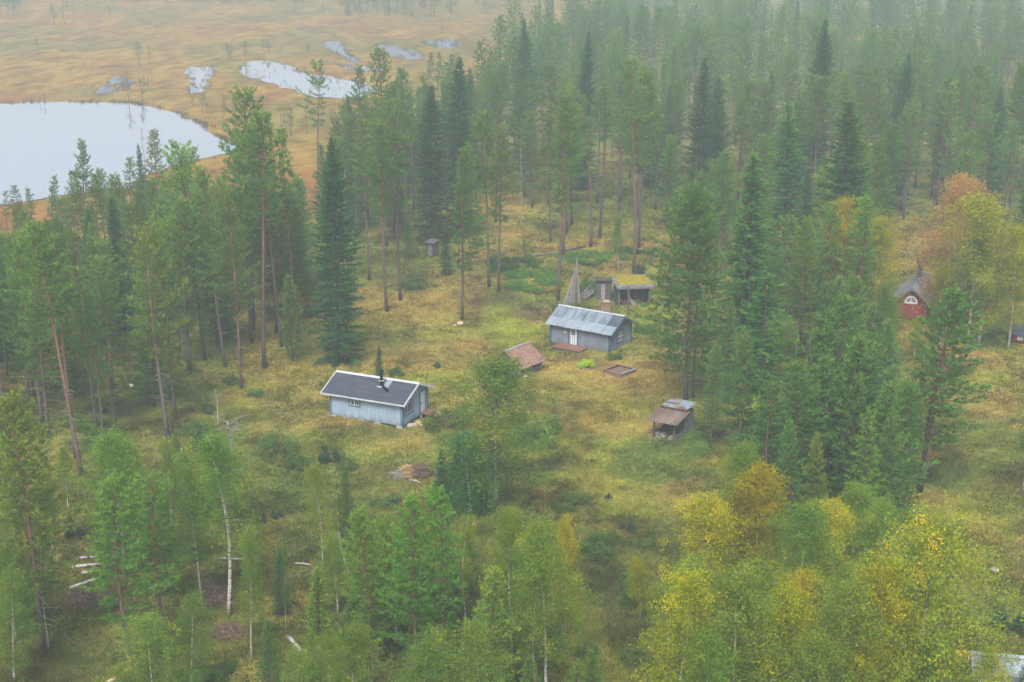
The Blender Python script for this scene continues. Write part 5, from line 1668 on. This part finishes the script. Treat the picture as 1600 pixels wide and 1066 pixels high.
# ------------------------------------------------------------------ fallen wood, stones, heaps
def log(pa, pb, r, label, mat='birch_bark', group=None, za=0., zb=0.):
    a, b_ = ground(*pa), ground(*pb)
    a.z += r + za; b_.z += r + zb
    mid = a.lerp(b_, .5) + Vector((random.uniform(-.15, .15), random.uniform(-.1, .1), .05))
    o = MB().tube([a, mid, b_], [r, r * .9, r * .65], 7).build('fallen_log', M[mat], None, True)
    return tag(o, label, 'log', group)
log((113, 889), (164, 884), .13, 'upper white fallen birch log at the lower left')
log((128, 898), (156, 895), .13, 'short white fallen birch log below the upper one')
log((110, 921), (186, 896), .12, 'long curved white fallen birch log over the brush pit')
log((125, 874), (163, 871), .10, 'topmost thin fallen birch stem at the lower left')
log((40, 932), (62, 912), .09, 'thin pale fallen stem beside the reddish pine stem')
log((168, 1070), (236, 1026), .13, 'orange barked fallen trunk behind the grey pine foot', 'pink_stone')
log((450, 998), (472, 1023), .16, 'thick white fallen birch log beside the bright cone spruce')
log((344, 874), (386, 876), .09, 'thin white fallen stem behind the pair like birch')
log((530, 858), (546, 900), .10, 'grey leaning dead stem left of the yellow green pine', 'dead_wood', zb=.0, za=1.2)
log((460, 882), (488, 885), .08, 'thin pale log reaching to the broken stump', 'dead_wood')
log((327, 530), (344, 520), .08, 'pale fallen branch under the left stand', 'dead_wood')
log((1508, 556), (1517, 547), .07, 'pale fallen branch at the white birch foot', 'dead_wood')
log((1014, 416), (1026, 406), .09, 'grey fallen pole behind the woodshed', 'old_wood')
log((640, 752), (656, 757), .09, 'white plank lying before the brush heap', 'dead_wood')
log((860, 398), (915, 386), .16, 'long dark fallen trunk on the straw bank', 'old_wood')
log((830, 402), (872, 396), .14, 'dark fallen trunk behind the orange trunk', 'old_wood')
log((632, 452), (664, 446), .12, 'grey fallen stem below the small grey hut', 'dead_wood')
def stump(px, py, h, r, label, mat='pine_bark'):
    p = ground(px, py)
    m = MB().tube([(0, 0, -.1), (0, 0, h * .7), (.03, 0, h)], [r * 1.2, r, r * .7], 8)
    for k in range(5):
        a = k * 1.3
        m.tube([(r * .5 * math.cos(a), r * .5 * math.sin(a), h * .9), (r * .6 * math.cos(a), r * .6 * math.sin(a), h * random.uniform(1.0, 1.25))], [.05, .01], 4)
    o = m.build('broken_stump', M[mat]); o.location = p
    tag(o, label, 'stump')
stump(489, 898, .95, .16, 'splintered reddish stump with a log on top')
stump(551, 893, 1.0, .13, 'dark upright broken stump in the bushes', 'dark_wood')

def heap(px, py, rx, ry, h, label, mat, sticks=240, cat='brush pile', name='brush_pile'):
    p = ground(px, py)
    m = MB()
    for k in range(sticks):
        a = random.uniform(0, 6.283); q = math.sqrt(random.random())
        x, y = rx * q * math.cos(a), ry * q * math.sin(a)
        z = h * (1 - q ** 2) * random.uniform(.4, 1)
        d = Vector((random.gauss(0, 1), random.gauss(0, 1), random.gauss(0, .35))).normalized() * random.uniform(.25, .7)
        c = Vector((x, y, z + .05))
        m.tube([c - d, c + d * .3 + Vector((0, 0, .05)), c + d], [.035, .03, .012], 3)
    n = 20
    vs = [(0, 0, h * .72)]
    for j, f in enumerate((.35, .7, 1.0)):
        for i in range(n):
            a = 6.283 * i / n
            vs.append((rx * f * math.cos(a) * random.uniform(.9, 1.08), ry * f * math.sin(a) * random.uniform(.9, 1.08), h * .72 * (1 - f ** 1.7) * random.uniform(.7, 1.2) - (.12 if f == 1 else 0)))
    fs = [(0, 1 + i, 1 + (i + 1) % n) for i in range(n)]
    for j in range(2):
        fs += [(1 + j * n + i, 1 + (j + 1) * n + i, 1 + (j + 1) * n + (i + 1) % n, 1 + j * n + (i + 1) % n) for i in range(n)]
    m.add(vs, fs)
    o = m.build(name, M[mat]); o.location = p
    tag(o, label, cat)
heap(660, 743, .85, .8, .95, 'brown brush heap beside the small dark spruce', 'bark_heap')
heap(639, 742, .75, .6, .75, 'pale straw heap left of the brown brush heap', 'straw_heap', 200, 'straw heap', 'straw_pile')
heap(624, 744, .6, .5, .4, 'low grey brown heap at the end of the straw heap', 'purlin', 120)
heap(135, 938, 1.7, 1.5, .35, 'reddish brushwood spread below the fallen birch logs', 'bark_heap', 260)
heap(331, 935, 1.3, 1.6, .45, 'dark red brushwood heap behind the leaning white birch', 'bark_heap', 260)
heap(358, 990, 1.0, .9, .3, 'brown brush patch below the white birches', 'bark_heap', 160)
heap(1482, 829, .75, .8, .35, 'dark brown twig heap behind the great spreading birch', 'bark_heap', 160)
heap(838, 672, .9, .9, .4, 'brown branch heap by the fresh green bush', 'bark_heap', 160)
heap(28, 885, 1.6, 1.6, .35, 'reddish brush spread at the left picture edge', 'bark_heap', 200)

def rock(px, py, r, label, mat='stone', group=None, flat=.6):
    p = ground(px, py)
    import bmesh
    bm = bmesh.new()
    bmesh.ops.create_icosphere(bm, subdivisions=2, radius=r)
    sd = random.randrange(1000)
    for v in bm.verts:
        v.co *= random.uniform(.86, 1.12); v.co.z *= flat
    me = bpy.data.meshes.new('rock'); bm.to_mesh(me); bm.free()
    me.materials.append(M[mat])
    o = link(bpy.data.objects.new('rock', me)); o.location = (p.x, p.y, p.z + r * flat * .45)
    tag(o, label, 'rock', group)
rock(719, 507, .38, 'pinkish boulder at the foot of the lone track pine', 'pink_stone')
rock(711, 509, .18, 'small white stone beside the pinkish boulder')
rock(1554, 892, .30, 'white stone on the right lawn')
rock(205, 605, .36, 'flat pale stone under the left stand')
rock(821, 589, .22, 'white corner stone under the log storehouse')
rock(493, 543, .2, 'pale stone at the dense spruce skirt')
rock(637, 735, .28, 'pinkish grey stone on the straw heap', 'pink_stone')
for x, y in ((1546, 608), (1544, 613), (1562, 611), (1560, 609)):
    rock(x, y, .19, 'purple grey stone in the little cluster on the straw lawn', 'log', 'stones on the straw lawn')
c_ = ground(918, 575.5)
for k in range(13):
    a = 6.283 * k / 13
    q = Vector((c_.x + .1 + 1.0 * math.cos(a), c_.y + .75 * math.sin(a), 0))
    px_, py_ = project(q.x, q.y, 0)
    rock(float(px_), float(py_), .14, 'stone in the ring round the lime green shrub', 'log', 'stones round the lime green shrub')

# ------------------------------------------------------------------ rough grass over the ground
def grass():
    n = 170000
    y = 74 * (260 / 74) ** rng.uniform(0, 1, n)
    x = rng.uniform(-1, 1, n) * (.36 * y + 8)
    px, py = project(x, y)
    line = np.interp(px, [-400, 0, 150, 300, 420, 500, 640, 760, 880, 1000], [470, 430, 420, 400, 400, 330, 250, 150, 40, -60])
    ok = (py > line - 20)
    for o in BLOCKS:
        cx, cyy, rz, L, W = o
        lx = (x - cx) * math.cos(rz) + (y - cyy) * math.sin(rz)
        ly = -(x - cx) * math.sin(rz) + (y - cyy) * math.cos(rz)
        ok &= ~((lx > -.25) & (lx < L + .25) & (ly > -.25) & (ly < W + .25))
    x, y = x[ok], y[ok]
    n = len(x)
    col = ground_tone(x, y)
    z = terrain(x, y)
    lush = vnoise(x / 3.1, y / 3.1, 77)
    nb = 5
    hh = (.13 + .42 * lush ** 1.5) * (1 + (y - 80) / 260)
    C = np.repeat(np.stack([x, y, z - .02], 1), nb, 0)
    hh = np.repeat(hh, nb) * rng.uniform(.5, 1.2, n * nb)
    C[:, :2] += rng.normal(0, .16, (n * nb, 2))
    comb = np.repeat(fbm(x / 9, y / 9, 55) * 12.0, nb)
    lean = rng.uniform(.2, 1.7, n * nb)
    az = comb + rng.normal(0, 1.3, n * nb)
    D = np.stack([np.cos(az) * lean, np.sin(az) * lean, np.ones(n * nb)], 1)
    D = nrm(D) * hh[:, None]
    wd = .032 * (1 + (np.repeat(y, nb) - 80) / 160)
    S = nrm(np.stack([-np.sin(az), np.cos(az), np.zeros(n * nb)], 1) + rng.normal(0, .5, (n * nb, 3))) * wd[:, None]
    V = np.stack([C - S, C + S, C + D], 1).reshape(-1, 3)
    cc = np.repeat(col, nb, 0) * rng.uniform(.8, 1.45, (n * nb, 1)) * np.array((1.05, 1.02, .95))
    me = fast_mesh('grass', V, np.arange(len(V)).reshape(-1, 3), [M['grass']], color=np.repeat(cc, 3, 0))
    tag(link(bpy.data.objects.new('grass', me)), 'rough straw and green grass over the clearing and forest floor', kind='stuff')
gmat = bpy.data.materials.new('grass_blades')
gmat.use_nodes = True
nt = gmat.node_tree
nt.nodes.clear()
o_ = nt.nodes.new('ShaderNodeOutputMaterial')
at = nt.nodes.new('ShaderNodeAttribute'); at.attribute_name = 'ground_tone'
d_ = nt.nodes.new('ShaderNodeBsdfDiffuse'); t_ = nt.nodes.new('ShaderNodeBsdfTranslucent'); x_ = nt.nodes.new('ShaderNodeMixShader')
x_.inputs[0].default_value = .4
nt.links.new(at.outputs['Color'], d_.inputs[0]); nt.links.new(at.outputs['Color'], t_.inputs[0])
nt.links.new(d_.outputs[0], x_.inputs[1]); nt.links.new(t_.outputs[0], x_.inputs[2]); nt.links.new(x_.outputs[0], o_.inputs[0])
M['grass'] = gmat
BLOCKS = [(o.location.x, o.location.y, o.rotation_euler.z, l, w) for o, l, w in ((c1, 7.6, 4.7), (c2, 7.0, 4.5), (dk, 3.3, 1.8), (lb, 3.1, 3.2), (sb, sx, sy), (oh, 1.7, 1.5), (tw, 3, 2.6), (sh, 1.95, 4.1), (rh, 10, 7), (ms, 6, 3.6))]
grass()

# bilberry and heather: a knee-high carpet nobody could count
def heath():
    n = 26000
    y = 74 * (250 / 74) ** rng.uniform(0, 1, n)
    x = rng.uniform(-1, 1, n) * (.36 * y + 8)
    px, py = project(x, y)
    line = np.interp(px, [-400, 0, 150, 300, 420, 500, 640, 760, 880, 1000], [470, 430, 420, 400, 400, 330, 250, 150, 40, -60])
    patch = fbm(x / 6, y / 6, 131) + .22 * np.maximum(sstep(740, 860, py), np.maximum(sstep(420, 240, px), sstep(400, 330, py)))
    ok = (py > line + 5) & (patch > .62)
    for (cx, cyy, rz, L, W) in BLOCKS:
        lx = (x - cx) * math.cos(rz) + (y - cyy) * math.sin(rz); ly = -(x - cx) * math.sin(rz) + (y - cyy) * math.cos(rz)
        ok &= ~((lx > -1.2) & (lx < L + 1.2) & (ly > -1.2) & (ly < W + 1.2))
    x, y, patch = x[ok], y[ok], patch[ok]
    z = terrain(x, y)
    fo = Foliage()
    nb = 14
    n = len(x)
    C = np.repeat(np.stack([x, y, z], 1), nb, 0)
    C[:, :2] += rng.normal(0, .28, (n * nb, 2))
    C[:, 2] += rng.uniform(.02, .42, n * nb) * np.repeat(rng.uniform(.5, 1.2, n), nb)
    t = np.repeat(np.clip(.35 + .5 * (fbm(x / 3, y / 3, 141) - .5) + rng.normal(0, .12, n), 0, 1), nb)
    fo.leaves(C, .15, t, .15)
    V, F, Tn = fo.arrays()
    me = fast_mesh('heather', V, F, [M['heath']], tint=Tn)
    tag(link(bpy.data.objects.new('heather', me)), 'low bilberry and heather carpet between the trees', kind='stuff')
M['heath'] = leafy('bilberry_and_heather', [(0, (.045, .065, .022)), (.4, (.07, .12, .03)), (.7, (.12, .16, .035)), (1, (.22, .17, .05))], .35)
heath()

# sedge standing in the shallow ponds and along their rims
def sedge():
    Cs = []
    for qi, (Q, z) in enumerate(POND_SHAPES):
        c = Q.mean(0)
        m = 2600 if qi == 0 else 170
        i = rng.integers(0, len(Q), m)
        f = 1 + np.abs(rng.normal(0, .02 if qi == 0 else .05, m)) - (.0 if qi == 0 else rng.uniform(0, 1, m) ** 2 * .6)
        P = c + (Q[i] - c) * f[:, None]
        if qi == 0: P = P[fbm(P[:, 0] / 6, P[:, 1] / 6, 151) + rng.normal(0, .05, len(P)) > .5]
        Cs.append(np.stack([P[:, 0], P[:, 1], np.full(len(P), z - .05)], 1))
    C = np.concatenate(Cs); n = len(C); nb = 4
    C = np.repeat(C, nb, 0); C[:, :2] += rng.normal(0, .25, (n * nb, 2))
    D = nrm(np.concatenate([rng.normal(0, .25, (n * nb, 2)), np.ones((n * nb, 1))], 1)) * rng.uniform(.25, .9, (n * nb, 1))
    S = nrm(rng.normal(0, 1, (n * nb, 3)) * np.array((1, 1, .1))) * .05
    V = np.stack([C - S, C + S, C + D], 1).reshape(-1, 3)
    col = np.array((.13, .10, .05)) * rng.uniform(.6, 1.5, (n * nb, 1))
    me = fast_mesh('sedge', V, np.arange(len(V)).reshape(-1, 3), [M['grass']], color=np.repeat(col, 3, 0))
    tag(link(bpy.data.objects.new('sedge', me)), 'thin brown sedge in and around the ponds', kind='stuff')
sedge()

# ------------------------------------------------------------------ damp air over the valley
m = bpy.data.materials.new('damp_air')
m.use_nodes = True
nt = m.node_tree
nt.nodes.clear()
o_ = nt.nodes.new('ShaderNodeOutputMaterial')
v_ = nt.nodes.new('ShaderNodeVolumePrincipled')
v_.inputs['Color'].default_value = (*HAZE_COLOR, 1)
v_.inputs['Density'].default_value = HAZE_DENSITY
v_.inputs['Anisotropy'].default_value = 0.1
nt.links.new(v_.outputs[0], o_.inputs['Volume'])
hz = MB().box(-540, 540, -80, 760, -4, 52).build('haze', m)
tag(hz, 'pale damp haze over the meadow, mire and forest', kind='stuff')
